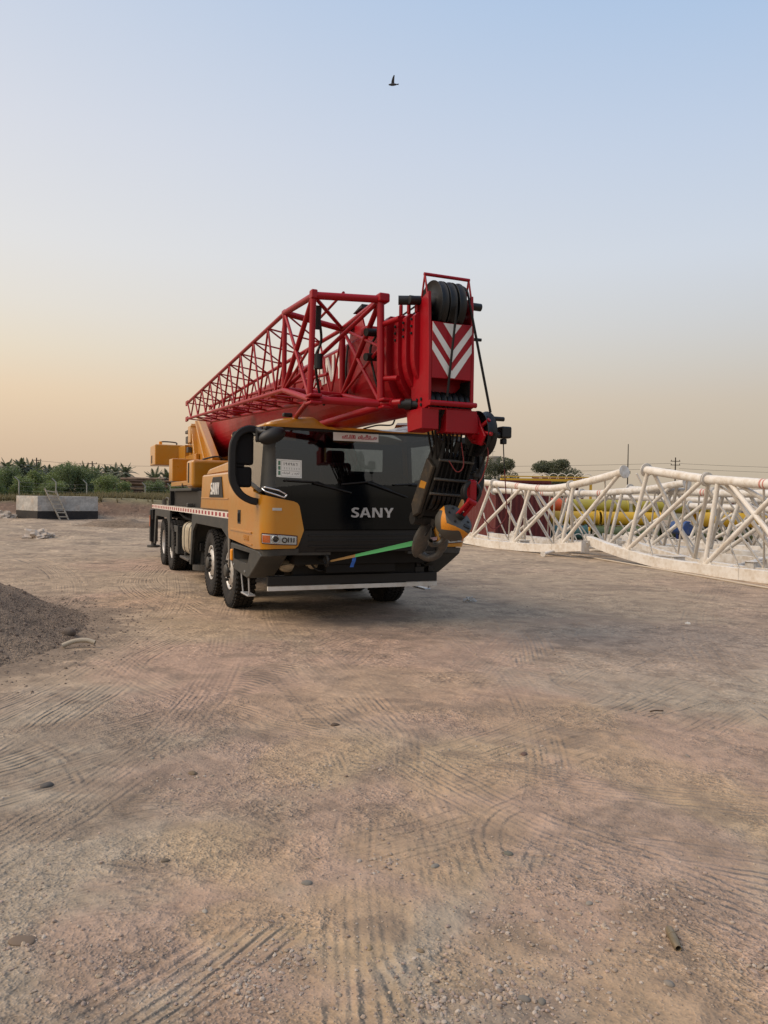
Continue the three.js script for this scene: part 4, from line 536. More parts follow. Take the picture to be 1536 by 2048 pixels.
  // wipers
  for (const [a0, m0, b0] of [[[-0.445, 1.85], [-0.03, 1.895], [0.4, 1.72]], [[-1.18, 1.885], [-0.75, 1.87], [-0.38, 1.755]], [[0.3, 1.858], [0.6, 1.875], [0.92, 1.855]]]) {
    const a = V(...S(a0[0], a0[1], 0.03)), m = V(...S(m0[0], m0[1], 0.04)), b = V(...S(b0[0], b0[1], 0.03)), d = b.clone().sub(m).multiplyScalar(0.2);
    const w = p('wiper', [tube(a, m, 0.012, 6), tube(m, b, 0.009, 6)], M.black); part('wiper_blade', [tube(m.clone().add(V(-0.06, -0.012, 0.012)), b.clone().add(d).add(V(0, 0.012, 0.004)), 0.011, 6)], M.black, w);
  }
  // mirrors
  for (const s of [-1, 1]) {
    const path = [[1.44, 2.5, 0.55], [1.58, 2.52, 0.55], [1.7, 2.46, 0.55], [1.765, 2.34, 0.55], [1.78, 2.06, 0.55], [1.765, 1.86, 0.55], [1.67, 1.7, 0.55], [1.55, 1.63, 0.55], [1.46, 1.61, 0.55]].map(([x, y, z]) => V(s * x, y, z));
    const cv = new THREE.CatmullRomCurve3(path), sh = new THREE.Shape(); sh.moveTo(-0.06, -0.045); sh.lineTo(0.06, -0.03); sh.lineTo(0.06, 0.03); sh.lineTo(-0.06, 0.045); sh.lineTo(-0.07, 0.03); sh.lineTo(-0.07, -0.03); sh.lineTo(-0.06, -0.045);
    const mi = p('mirror', [new THREE.ExtrudeGeometry(sh, { steps: 60, bevelEnabled: false, extrudePath: cv })], M.black);
    part('mirror_housing', [rb(0.27, 0.42, 0.1, s * 1.63, 2.28, 0.5, 0.04), rb(0.25, 0.26, 0.1, s * 1.64, 1.92, 0.5, 0.04), rb(0.12, 0.025, 0.04, s * 1.68, 2.06, 0.54, 0.008)], M.inside, mi);
    part('mirror_glass', [bb(s * 1.57, s * 1.75, 2.11, 2.45, 0.443, 0.448, 0.002)], M.mirror, mi); part('mirror_glass', [bb(s * 1.57, s * 1.75, 1.83, 2.01, 0.443, 0.448, 0.002)], M.mirror, mi);
  }
  const bm = p('front_mirror', [new THREE.SphereGeometry(0.17, 24, 16).scale(1, 0.55, 0.6).rotateZ(0.45).rotateX(0.5).translate(-1.4, 2.41, 1.05)], M.black);
  part('mirror_arm', [cable([[-1.42, 2.52, 0.72], [-1.5, 2.5, 0.82], [-1.5, 2.46, 0.95], [-1.43, 2.47, 1.05]], 0.032, 24, 8), rb(0.14, 0.05, 0.12, -1.42, 2.5, 1.0, 0.02), rb(0.07, 0.18, 0.08, -1.49, 2.44, 0.74, 0.02)], M.black, bm);
  // lettering on the front
  p('front_lettering', [text('SANY', 0.59, 0.128, 0.02).translate(-0.295, 1.428, 0.853)], M.silver);
  // windscreen sticker and number card
  const stick = tex(512, 128, (g, w, h) => {
    g.fillStyle = '#dcd9d6'; g.fillRect(0, 0, w, h); g.lineCap = 'round'; g.lineJoin = 'round';
    const strokes = [[[478, 78], [486, 60], [470, 56], [460, 72], [448, 84], [424, 84], [418, 84]], [[418, 84], [414, 40]], [[396, 84], [388, 62], [380, 84], [370, 62], [362, 84], [350, 66], [340, 84], [322, 84]], [[322, 84], [318, 38]], [[300, 72], [288, 64], [296, 56], [304, 62]], [[284, 82], [302, 76]], [[236, 40], [240, 84]], [[216, 40], [216, 84], [190, 84]], [[190, 40], [188, 84], [158, 84], [134, 84]], [[134, 84], [128, 60], [108, 64], [106, 84], [132, 84]], [[150, 54], [142, 48], [152, 44]]];
    for (const [lw, col] of [[21, '#a01426'], [6, '#e4cfcc']]) { g.lineWidth = lw; g.strokeStyle = col; for (const s of strokes) { g.beginPath(); s.forEach((q, i) => (i ? g.lineTo(...q) : g.moveTo(...q))); g.stroke(); } g.fillStyle = col; for (const [x, y] of [[388, 40], [372, 40], [380, 26]]) { g.beginPath(); g.arc(x, y, lw / 2.2, 0, 7); g.fill(); } }
  });
  const onGlass = (u0, u1, y0, y1, off, dy = 0) => grid(16, 2, (a, b) => { const u = lerp(u0, u1, a); return S(u, lerp(y0, y1, b) + dy * a, off); });
  mesh('windscreen_sticker', onGlass(-0.54, 0.085, 2.41, 2.515, 0.004, 0.0), std(0xffffff, 0.5, 0, { map: stick }), cab);
  const card = tex(512, 384, (g, w, h) => {
    g.fillStyle = '#dfe2de'; g.fillRect(0, 0, w, h); g.strokeStyle = '#6d736e'; g.lineWidth = 4; g.strokeRect(96, 30, w - 120, h - 56); g.fillStyle = '#4d7a64'; g.fillRect(34, 40, 46, 90); g.fillRect(34, 150, 46, 80); g.fillRect(34, 250, 46, 90);
    g.strokeStyle = '#20221f'; g.lineCap = 'round'; g.lineJoin = 'round'; g.lineWidth = 9; const P = (a) => { g.beginPath(); a.forEach((q, i) => (i ? g.lineTo(...q) : g.moveTo(...q))); g.stroke(); };
    // eastern arabic digits of the number
    const nine = (x) => { g.beginPath(); g.arc(x, 84, 11, 0, 7); g.stroke(); P([[x + 11, 84], [x + 12, 124]]); };
    P([[150, 72], [154, 124]]); nine(196); P([[262, 72], [240, 82], [262, 92], [238, 108], [266, 116]]); nine(300); P([[336, 124], [352, 72], [368, 124]]); P([[392, 76], [418, 74], [414, 124]]);
    g.lineWidth = 5; g.strokeStyle = '#565a55'; for (const x of [150, 200, 250, 300, 350, 400, 450]) { P([[x, 176], [x + 14, 176], [x + 4, 206], [x + 16, 206]]); }
    P([[110, 240], [470, 240]]); g.lineWidth = 7; g.strokeStyle = '#262825';
    P([[456, 262], [456, 300], [430, 300], [424, 282], [410, 300], [384, 300], [378, 288], [362, 304]]); P([[330, 296], [318, 316]]); P([[260, 262], [260, 300], [236, 300], [230, 284], [212, 300], [196, 284], [180, 300], [160, 300], [160, 266]]); P([[140, 300], [132, 286], [116, 300]]);
    for (const [x, y] of [[404, 318], [224, 318], [196, 268]]) { g.fillStyle = '#262825'; g.beginPath(); g.arc(x, y, 4, 0, 7); g.fill(); }
  });
  mesh('number_card', onGlass(-1.275, -0.955, 1.925, 2.15, 0.004, -0.01), std(0xffffff, 0.6, 0, { map: card }), cab);
}
// ---------------------------------------------------------------- underside of the front and the bumper bar
{
  const b = part('bumper_bar', [bb(-1.25, 1.22, 0.515, 0.645, 0.28, 0.36, 0.01)], M.black);
  part('reflective_strip', [bb(-1.25, 1.22, 0.45, 0.508, 0.33, 0.365, 0.004)], new THREE.MeshStandardMaterial({ map: dustMap([214, 212, 206], [170, 158, 140], 0.5, 17), roughness: 0.5, side: THREE.DoubleSide }), b);
  part('bumper_bracket', [bb(0.93, 1.01, 0.6, 0.95, 0.2, 0.28), bb(1.12, 1.2, 0.62, 0.92, 0.1, 0.28), bb(-0.9, -0.84, 0.6, 0.95, 0.15, 0.28), plate([[0.9, 0.62], [1.04, 0.62], [1.04, 0.72], [0.9, 0.72]], 0.03, 0.29, 'z'), plate([[1.1, 0.65], [1.18, 0.65], [1.36, 0.93], [1.26, 0.93]], 0.04, 0.22, 'z')], M.black, b);
  part('front_crossmember', [bb(-0.95, 0.95, 0.8, 0.98, 0.3, 0.55), bb(-0.5, 0.5, 0.68, 0.8, 0.2, 0.5)], M.under);
  for (const x of [-0.95, -0.62]) part('brake_chamber', [new THREE.SphereGeometry(0.115, 24, 14).scale(1.1, 0.78, 0.85).translate(x, 0.77, 0.22), tube([x - 0.02, 0.77, 0.2], [x, 0.8, -0.1], 0.05, 12), new THREE.TorusGeometry(0.118, 0.014, 8, 28).rotateX(Math.PI / 2).rotateZ(0.2).translate(x, 0.79, 0.22)], M.cream);
  part('hoses', [cable([[-1.0, 0.9, 0.2], [-0.85, 0.78, 0.4], [-0.7, 0.85, 0.4], [-0.5, 0.9, 0.3]], 0.014), cable([[-0.75, 0.92, 0.3], [-0.6, 0.72, 0.42], [-0.45, 0.75, 0.4], [-0.3, 0.9, 0.3]], 0.014), cable([[0.85, 0.88, 0.3], [0.95, 0.8, 0.36], [1.05, 0.74, 0.3]], 0.012)], M.black);
  part('tow_hook', [tube([-0.6, 0.88, 0.4], [-0.6, 0.88, 0.76], 0.035, 12), new THREE.TorusGeometry(0.06, 0.02, 8, 20).rotateY(Math.PI / 2).translate(-0.6, 0.87, 0.8), tube([-0.66, 0.88, 0.5], [-0.54, 0.88, 0.5], 0.05, 12)], M.hookDark);
  part('engine_block', [bb(-0.4, 0.4, 0.55, 1.1, -3.6, -0.2), bb(-0.7, 0.7, 0.75, 1.0, -1.2, -0.95)], M.under);
}
// ---------------------------------------------------------------- hook block, overhaul ball and strap: things of their own
const lw = (x, y, z) => { const c = Math.cos(TRUCK.a), s = Math.sin(TRUCK.a); return [TRUCK.x + x * c + z * s, y, TRUCK.z - x * s + z * c]; };
{
  const hb = thing('hook_block', 'dark multi-sheave hook block hanging from the red boom head in front of the windscreen', 'hook block', lw(0.18, 0, 2.45), TRUCK.a);
  // the block's own axes: origin at the crosshead, leaning towards the cab
  const piv = new THREE.Matrix4().makeTranslation(0.1, 2.26, 0.1).multiply(new THREE.Matrix4().makeRotationX(0.5)).multiply(new THREE.Matrix4().makeRotationZ(-0.06)), p = (n, gs, m, par = hb) => { const k = mesh(n, gs, m, par); k.geometry.applyMatrix4(piv); return uvBox(k, 1.5); };
  const cheek = [[-0.1, 0.06], [0.06, 0.08], [0.13, -0.1], [0.14, -0.55], [0.1, -0.85], [-0.02, -0.98], [-0.14, -0.86], [-0.16, -0.3]];
  p('cheek_plate', [plate(cheek, 0.03, -0.2, 'x')], M.hookDark); p('cheek_plate', [plate(cheek, 0.03, 0.2, 'x')], M.hookDark);
  const trim = tex(64, 256, (g, w, h) => { g.fillStyle = '#2f2d2a'; g.fillRect(0, 0, w, h); g.fillStyle = '#a8701e'; g.beginPath(); g.moveTo(0, 120); g.lineTo(w, 90); g.lineTo(w, 150); g.lineTo(0, 185); g.fill(); for (let i = 0; i < 400; i++) { g.fillStyle = `rgba(60,52,44,${rr(0, 0.5)})`; g.fillRect(rr(0, w), rr(0, h), rr(1, 5), rr(1, 4)); } });
  p('side_weight', [plate([[-0.08, -0.2], [0.1, -0.22], [0.11, -0.8], [0.02, -0.9], [-0.1, -0.8]], 0.05, -0.242, 'x', 0.01)], new THREE.MeshStandardMaterial({ map: dustMap([44, 39, 32], [92, 76, 54], 0.7, 21), roughness: 0.7, side: THREE.DoubleSide }));
  p('stripe', [plate([[-0.04, -0.46], [0.09, -0.42], [0.09, -0.5], [-0.04, -0.55]], 0.004, -0.269, 'x', 0)], M.yellow);
  for (let i = 0; i < 6; i++) p('sheave', [new THREE.CylinderGeometry(0.17, 0.17, 0.036, 30).rotateZ(Math.PI / 2).translate(-0.15 + i * 0.06, -0.62, 0)], M.black);
  p('core_plate', [plate([[-0.06, -0.1], [0.04, -0.1], [0.08, -0.85], [-0.08, -0.85]], 0.36, 0, 'x')], M.under);
  p('tie_rod', [[-0.12, 0.12], [-0.34, 0.15], [-0.52, 0.155], [-0.05, -0.08]].map(([y, z]) => tube([-0.22, y, z], [0.22, y, z], 0.016, 10)), M.steel);
  p('rope_fall', [...Array(12)].map((_, i) => tube([-0.165 + i * 0.03, 0.02, i % 2 ? 0.06 : -0.04], [-0.165 + i * 0.03, -0.6, i % 2 ? 0.16 : -0.16], 0.011, 6)), M.rope);
  p('wedge_socket', [rb(0.06, 0.22, 0.06, 0.16, 0.06, 0.08, 0.02), rb(0.05, 0.14, 0.05, -0.05, 0.04, 0.1, 0.015)], M.hookDark);
  p('crosshead', [tube([-0.24, -0.94, -0.02], [0.24, -0.94, -0.02], 0.075, 18), rb(0.3, 0.14, 0.16, 0, -0.94, -0.02, 0.05)], M.hookDark);
  { // forged hook: broad bowl and a shorter tip
    const bowl = new THREE.SphereGeometry(1, 28, 20), q = bowl.attributes.position; for (let k = 0; k < q.count; k++) { const y = q.getY(k), w = 1 - 0.28 * Math.max(0, y); q.setXYZ(k, q.getX(k) * 0.108 * w, y * 0.27, q.getZ(k) * 0.062 * w); } bowl.computeVertexNormals();
    p('hook', [bowl.translate(-0.04, -1.19, 0), tube([0, -0.9, 0], [-0.02, -1.0, 0], 0.065, 16), cable([[-0.02, -1.4, 0], [0.08, -1.42, 0.06], [0.17, -1.35, 0.1], [0.2, -1.24, 0.1]], 0.046, 20, 12), new THREE.SphereGeometry(1, 20, 14).scale(0.06, 0.12, 0.05).translate(0.2, -1.21, 0.1)], M.steel);
    p('safety_latch', [tube([-0.02, -0.98, 0.08], [-0.08, -1.1, 0.1], 0.012, 8), rb(0.03, 0.16, 0.015, -0.06, -1.02, 0.09, 0.006)], M.black);
  }
}
{
  const ball = thing('overhaul_ball', 'grey overhaul ball with orange and black stripes hanging beside the hook block', 'overhaul ball', lw(0.26, 0, 2.55), TRUCK.a);
  const bt = tex(512, 256, (g, w, h) => { g.fillStyle = '#45433e'; g.fillRect(0, 0, w, h); g.fillStyle = '#c87f18'; for (let k = 0; k < 4; k++) { const x = k * 128; g.beginPath(); g.moveTo(x, 60); g.lineTo(x + 64, 120); g.lineTo(x + 64, 165); g.lineTo(x, 105); g.fill(); g.beginPath(); g.moveTo(x + 64, 165); g.lineTo(x + 128, 105); g.lineTo(x + 128, 60); g.lineTo(x + 64, 120); g.fill(); } for (let i = 0; i < 1500; i++) { g.fillStyle = `rgba(70,60,50,${rr(0, 0.3)})`; g.fillRect(rr(0, w), rr(0, h), rr(1, 6), rr(1, 4)); } });
  const sp = new THREE.LatheGeometry([[0.02, -0.17], [0.1, -0.165], [0.16, -0.13], [0.2, -0.07], [0.21, 0.0], [0.205, 0.06], [0.19, 0.085], [0.185, 0.09], [0.06, 0.1], [0.001, 0.1]].map((q) => new THREE.Vector2(...q)), 40);
  const tilt = new THREE.Matrix4().makeTranslation(0, 1.42, 0.02).multiply(new THREE.Matrix4().makeRotationZ(-0.42)).multiply(new THREE.Matrix4().makeRotationX(0.75));
  const p = (n, gs, m, t = true) => { const k = mesh(n, gs, m, ball); if (t) k.geometry.applyMatrix4(tilt); return k; };
  p('weight', [sp], std(0xffffff, 0.6, 0.1, { map: bt }));
  p('top_bolt', [...Array(6)].map((_, i) => tube([0.13 * Math.cos(i * 1.047), 0.088, 0.13 * Math.sin(i * 1.047)], [0.13 * Math.cos(i * 1.047), 0.104, 0.13 * Math.sin(i * 1.047)], 0.016, 8)), M.hookDark);
  p('swivel_boss', [tube([0, 0.09, 0], [0, 0.15, 0], 0.055, 14), rb(0.07, 0.012, 0.05, 0.1, 0.1, 0.1, 0.004)], M.hookDark);
  p('swivel_link', [tube([-0.035, 0.12, 0], [-0.03, 0.34, -0.02], 0.022, 10), tube([0.035, 0.12, 0], [0.03, 0.34, -0.02], 0.022, 10), tube([-0.05, 0.33, -0.02], [0.05, 0.33, -0.02], 0.03, 12)], M.red);
  mesh('ring', [new THREE.TorusGeometry(0.115, 0.026, 10, 36).rotateY(0.3).translate(0.17, 1.76, 0.12), new THREE.TorusGeometry(0.1, 0.02, 8, 36).rotateY(-0.5).translate(0.17, 1.76, 0.1)], M.hookDark, ball);
  mesh('wedge_socket', [rb(0.1, 0.24, 0.08, 0.17, 1.78, 0.12, 0.03), tube([0.17, 1.66, 0.12], [0.1, 1.56, 0.06], 0.035, 12)], M.red, ball);
  mesh('rope_clamp', [rb(0.075, 0.08, 0.07, 0.215, 1.95, 0.13, 0.025), tube([0.2, 1.86, 0.12], [0.225, 2.02, 0.15], 0.022, 10)], M.hookDark, ball);
  p('hook', [new THREE.TorusGeometry(0.085, 0.03, 10, 28, Math.PI * 1.5).rotateZ(-Math.PI * 0.9).rotateY(0.4).translate(0, -0.3, 0), tube([0, -0.16, 0], [0, -0.23, 0], 0.035, 12)], M.steel);
}
{
  // webbing strap tying the hook back to the tow eye
  const A = V(-0.6, 0.86, 0.83), B = V(0.17, 1.15, 1.78), C = V(0.43, 1.21, 1.86), ribbon = (a, b, w0, w1, sag) => slab(24, 2, (u, v) => { const q = a.clone().lerp(b, u), w = lerp(w0, w1, u); return [q.x, q.y - sag * Math.sin(u * Math.PI) + (v - 0.5) * w, q.z + 0.004 * Math.sin(v * 9)]; }, (u, v) => { const q = a.clone().lerp(b, u), w = lerp(w0, w1, u); return [q.x, q.y - sag * Math.sin(u * Math.PI) + (v - 0.5) * w, q.z - 0.006]; });
  const st = thing('tie_down_strap', 'green webbing strap tying the hook back to the tow eye below the cab', 'strap', lw(0, 0, 0), TRUCK.a);
  mesh('green_webbing', [ribbon(A.clone().lerp(B, 0.33), B, 0.035, 0.062, 0.0)], std(0x4a9a5e, 0.85), st);
  mesh('webbing_end', [ribbon(A, A.clone().lerp(B, 0.34), 0.02, 0.036, 0.0)], std(0x8a6a3c, 0.8), st);
  mesh('pink_webbing', [ribbon(B, C, 0.05, 0.035, 0.0)], std(0xb59aa0, 0.8), st);
  mesh('blue_tag', [slab(4, 6, (u, v) => { return [-0.36 + 0.045 * u - 0.03 * v, 0.93 - 0.12 * v, 1.1 + 0.01 * Math.sin(v * 5)]; }, (u, v) => [-0.36 + 0.045 * u - 0.03 * v, 0.93 - 0.12 * v, 1.094 + 0.01 * Math.sin(v * 5)])], std(0x2a5fb4, 0.6), st);
}
{ // crumpled bag on the dashboard
  const g = new THREE.IcosahedronGeometry(0.12, 5), q = g.attributes.position; for (let i = 0; i < q.count; i++) { const x = q.getX(i), y = q.getY(i), z = q.getZ(i), n = 0.6 + 0.8 * Math.abs(fbm(x * 14 + 4 + z * 9, y * 14 + z * 6, 3) - 0.5) * 2; q.setXYZ(i, x * n * 1.3, y * n * 0.8, z * n); }
  g.computeVertexNormals(); const m = mesh('plastic_bag', g, std(0xb7bcbd, 0.35)); m.position.set(...lw(0.78, 1.87, 0.66)); m.rotation.y = TRUCK.a; tag(m, 'crumpled pale plastic bag lying on the dashboard behind the windscreen', 'plastic bag');
}
// ---------------------------------------------------------------- white steel truss sections on the right
const WHITE = new THREE.MeshStandardMaterial({ map: dustMap([222, 217, 208], [176, 158, 134], 0.6, 31), roughness: 0.6, side: THREE.DoubleSide });
const WHITE2 = new THREE.MeshStandardMaterial({ map: dustMap([212, 209, 203], [164, 150, 130], 0.7, 33), roughness: 0.65, side: THREE.DoubleSide });
const REDMARK = new THREE.MeshStandardMaterial({ map: dustMap([186, 120, 108], [200, 170, 150], 0.8, 35), roughness: 0.7, side: THREE.DoubleSide });
function truss(label, A, B, beam, chord, braces, o = {}) {
  const dx = B[0] - A[0], dz = B[1] - A[1], L = Math.hypot(dx, dz), t = thing('steel_truss', label, 'truss section', [A[0], 0, A[1]], Math.atan2(-dz, dx), 'white truss sections lying in the yard');
  const mat = o.mat || WHITE, yb = pw(beam), yc = pw(chord), b0 = beam[0][0], b1 = beam[beam.length - 1][0], c0 = chord[0][0], c1 = chord[chord.length - 1][0], H = 0.27, cz = o.cz ?? -0.12, rz = o.rz ?? -1.35, N = 22;
  const p = (n, gs, m = mat, par = t) => uvBox(mesh(n, gs, m, par), 0.6);
  const strip = (lift, h, z, w) => { const up = [], lo = []; for (let i = 0; i <= N; i++) { const s = lerp(b0, b1, i / N), a = yb(clamp(s - 0.03, b0, b1)), c = yb(clamp(s + 0.03, b0, b1)), y = (a + c + yb(s)) / 3 + lift; lo.push([s * L, y]); up.unshift([s * L, y + h]); } return plate([...lo, ...up], w, z, 'z', 0.006); };
  const bm = p('base_beam', [strip(0, H, 0, 0.2)]);
  p('seam_plate', [0.18, 0.52, 0.84].map((k) => { const s = lerp(b0, b1, k); return bx(0.02, H + 0.012, 0.212, s * L, yb(s) + H / 2, 0); }), WHITE2, bm);
  p('beam_end', [[b0, -1], [b1, 1]].map(([s, d]) => [bx(0.025, H + 0.08, 0.3, s * L + d * 0.014, yb(s) + H / 2, 0)]), WHITE2, bm);
  p('base_beam', [strip(0.03, 0.16, rz, 0.16)]);
  const pts = []; for (let i = 0; i <= 16; i++) { const s = lerp(c0, c1, i / 16); pts.push([s * L, yc(s), cz]); }
  const ch = p('chord', [cable(pts, 0.112, 60, 18)]);
  const tang = (s) => { const a = yc(s - 0.02), b = yc(s + 0.02); return V(0.04 * L, b - a, 0).normalize(); };
  const disc = (s, r, w) => { const d = tang(clamp(s, c0 + 0.02, c1 - 0.02)), q = V(s * L, yc(s), cz); return tube(q.clone().addScaledVector(d, -w / 2), q.clone().addScaledVector(d, w / 2), r, 26); };
  p('flange', [disc(c0, 0.185, 0.03)], WHITE2, ch); p('flange', [disc(c1, 0.185, 0.03)], WHITE2, ch); for (const s of o.joints || []) p('flange', [disc(s - 0.003, 0.17, 0.024), disc(s + 0.004, 0.17, 0.024)], WHITE2, ch);
  for (const s of o.marks || []) p('red_band', [disc(s, 0.1145, 0.05), disc(s + 0.014, 0.1142, 0.035)], REDMARK, ch);
  for (const [sb, st, r] of braces) { p('brace', [tube([sb * L, yb(sb) + H * 0.9, 0], [st * L, yc(st) - 0.06, cz + 0.02], r || 0.058, 12)]); }
  for (const [sb, st, r] of braces) { const q = sb + (o.shift ?? 0.12); if (q < b1) p('brace', [tube([q * L, yb(clamp(q, b0, b1)) + 0.18, rz], [(st + 0.03) * L, yc(clamp(st + 0.03, c0, c1)) - 0.06, cz - 0.03], 0.052, 12)]); }
  for (const [sb, st] of braces) { const a = [(sb + 0.06) * L, yb(clamp(sb + 0.06, b0, b1)) + 0.18, rz], b = [(st - 0.08) * L, yc(clamp(st - 0.08, c0, c1)) - 0.08, cz - 0.02]; if (sb + 0.06 < b1) p('thin_brace', [tube(a, b, 0.026, 8)]); const k = 0.5; p('thin_brace', [tube([(sb + 0.16) * L, yb(clamp(sb + 0.16, b0, b1)) + 0.22, -0.02], [(sb - 0.02) * L, lerp(yb(sb), yc(clamp(sb, c0, c1)), k), rz * 0.45], 0.024, 8)]); }
  const nodes = [...new Set(braces.map((q) => q[0]))];
  for (const s of nodes) { p('gusset', [plate([[s * L - 0.24, yb(s) + H], [s * L + 0.24, yb(s) + H], [s * L + 0.1, yb(s) + H + 0.16], [s * L - 0.1, yb(s) + H + 0.16]], 0.02, 0.01, 'z', 0.002)], WHITE2); p('cross_tube', [tube([s * L, yb(s) + 0.14, -0.08], [(s + 0.08) * L, yb(clamp(s + 0.08, b0, b1)) + 0.12, rz], 0.045, 10)]); if (s + 0.2 < b1) p('cross_tube', [tube([s * L + 0.2, yb(s) + 0.13, -0.08], [(s + 0.3) * L, yb(clamp(s + 0.3, b0, b1)) + 0.1, rz + 0.1], 0.04, 10)]); }
  return t;
}
truss('white curved truss section beside the overhaul ball, nearest the maroon container', [2.9, -29.2], [6.0, -22.6],
  [[-0.25, 0.2], [0.05, 0.05], [0.3, -0.02], [0.6, 0.0], [0.8, 0.06], [1.0, 0.22]], [[-0.2, 2.56], [0.076, 2.4], [0.42, 2.23], [0.62, 2.11], [0.75, 2.09], [0.87, 2.15], [1.05, 2.35], [1.2, 2.54]],
  [[0.125, 0.28], [0.125, 0.529], [0.497, 0.6], [0.497, 0.85], [0.853, 0.905], [0.853, 1.17]], { joints: [0.1, 0.3, 0.885], marks: [0.5, 0.66], shift: 0.2 });
truss('largest white curved truss section at the right edge, in front of all the others', [6.3, -22.5], [8.3, -16.0],
  [[-0.054, 0.4], [0.05, 0.27], [0.18, 0.15], [0.41, 0.0], [0.63, -0.03], [1.0, -0.01], [1.35, 0.05], [1.7, 0.25]], [[0.318, 2.56], [0.648, 2.27], [0.958, 2.11], [1.3, 2.08], [1.7, 2.3]],
  [[0.229, 0.33], [0.229, 0.636], [0.683, 0.72], [0.683, 1.0], [1.1, 0.78], [1.1, 1.16], [1.1, 1.4]], { joints: [0.66], marks: [0.92, 1.0], shift: 0.16 });
truss('white truss section behind the two front ones, its end raised between their chords', [5.2, -30.5], [8.6, -23.4],
  [[-0.2, 0.05], [0.3, 0.0], [0.8, 0.02], [1.15, 0.1]], [[-0.2, 2.1], [0.3, 1.98], [0.6, 1.98], [0.9, 2.1], [1.1, 2.3]], [[0, 0.12], [0, 0.35], [0.34, 0.42], [0.34, 0.68], [0.7, 0.76], [0.7, 1.02]], { mat: WHITE2, joints: [0.5], marks: [0.22, 0.62], shift: 0.14 });
truss('white truss section in the second row behind the largest one', [8.4, -24.6], [11.4, -17.2],
  [[-0.15, 0.15], [0.3, 0.0], [0.8, 0.0], [1.2, 0.1]], [[-0.1, 2.12], [0.4, 1.98], [0.8, 1.95], [1.2, 2.1]], [[0.05, 0.14], [0.05, 0.36], [0.4, 0.48], [0.4, 0.72], [0.76, 0.84], [0.76, 1.06]], { mat: WHITE2, joints: [0.35], marks: [0.3], shift: 0.14 });
truss('white truss section farthest back, in front of the coloured pipes', [9.6, -30.6], [15.4, -26.2],
  [[-0.1, 0.1], [0.4, 0.0], [1.1, 0.05]], [[-0.1, 1.9], [0.4, 1.8], [1.1, 1.9]], [[0.04, 0.14], [0.04, 0.34], [0.36, 0.44], [0.36, 0.66], [0.7, 0.78], [0.7, 1.0]], { mat: WHITE2, joints: [0.5], shift: 0.14 });
truss('white truss section in the second row, cut off by the right edge of the picture', [10.6, -21.6], [14.2, -15.0],
  [[-0.15, 0.1], [0.3, 0.0], [0.9, 0.05]], [[-0.1, 2.2], [0.4, 2.0], [0.9, 2.05]], [[0.05, 0.14], [0.05, 0.36], [0.4, 0.48], [0.4, 0.72]], { mat: WHITE2, joints: [0.3], marks: [0.2], shift: 0.14 });
truss('low white truss section leaning between the pipes and the second row', [11.6, -27.4], [15.6, -21.4],
  [[-0.15, 0.0], [0.4, 0.0], [1.1, 0.05]], [[-0.1, 1.6], [0.4, 1.5], [1.1, 1.62]], [[0, 0.1], [0, 0.3], [0.34, 0.42], [0.34, 0.64], [0.68, 0.76], [0.68, 0.98]], { mat: WHITE2, joints: [0.55], shift: 0.14 });
for (const [x, z, a, L, y, nm] of [[5.9, -24.5, 0.9, 3.2, 0.5, 'loose white tube lying across the beams of the section by the container'], [8.4, -20.4, 1.25, 3.6, 0.34, 'loose white tube lying on the ground inside the largest section'], [9.5, -19.6, 0.7, 3.4, 0.5, 'loose white tube resting slanted behind the largest section'], [9.9, -17.9, 1.5, 3.0, 0.62, 'loose white tube lying at the right edge behind the front beam']]) {
  const t = mesh('loose_tube', [tube([-L / 2, 0.06, 0], [L / 2, y - 0.2, 0], 0.05, 12), tube([-L / 2 - 0.03, 0.06, 0], [-L / 2, 0.06, 0], 0.085, 14), tube([L / 2, y - 0.2, 0], [L / 2 + 0.03, y - 0.2, 0], 0.085, 14)], WHITE2); t.position.set(x, 0, z); t.rotation.y = a; tag(t, nm, 'steel tube', 'loose white tubes');
}
for (const [x, z, a, s, nm] of [[7.75, -20.0, 0.2, 0.55, 'white gusset box standing on the beam in the middle of the largest section'], [9.0, -18.4, 0.5, 0.6, 'pale grey steel box lying behind the right end of the front beam'], [4.9, -26.6, 0.3, 0.6, 'white steel box standing inside the section by the container'], [10.2, -18.8, 0.3, 0.7, 'pale grey steel box at the right edge among the trusses']]) {
  const t = thing('steel_box', nm, 'steel box', [x, groundY(x, z), z], a, 'steel boxes among the trusses'); uvBox(mesh('box_wall', [bb(-0.3 * s, 0.3 * s, 0, 0.5 * s, -0.2 * s, -0.17 * s), bb(-0.3 * s, 0.3 * s, 0, 0.5 * s, 0.17 * s, 0.2 * s), bb(-0.3 * s, -0.27 * s, 0, 0.5 * s, -0.17 * s, 0.17 * s), bb(0.27 * s, 0.3 * s, 0, 0.5 * s, -0.17 * s, 0.17 * s)], WHITE2, t)); mesh('flange', [bb(-0.36 * s, 0.36 * s, 0.5 * s, 0.53 * s, -0.25 * s, 0.25 * s)], WHITE, t);
}
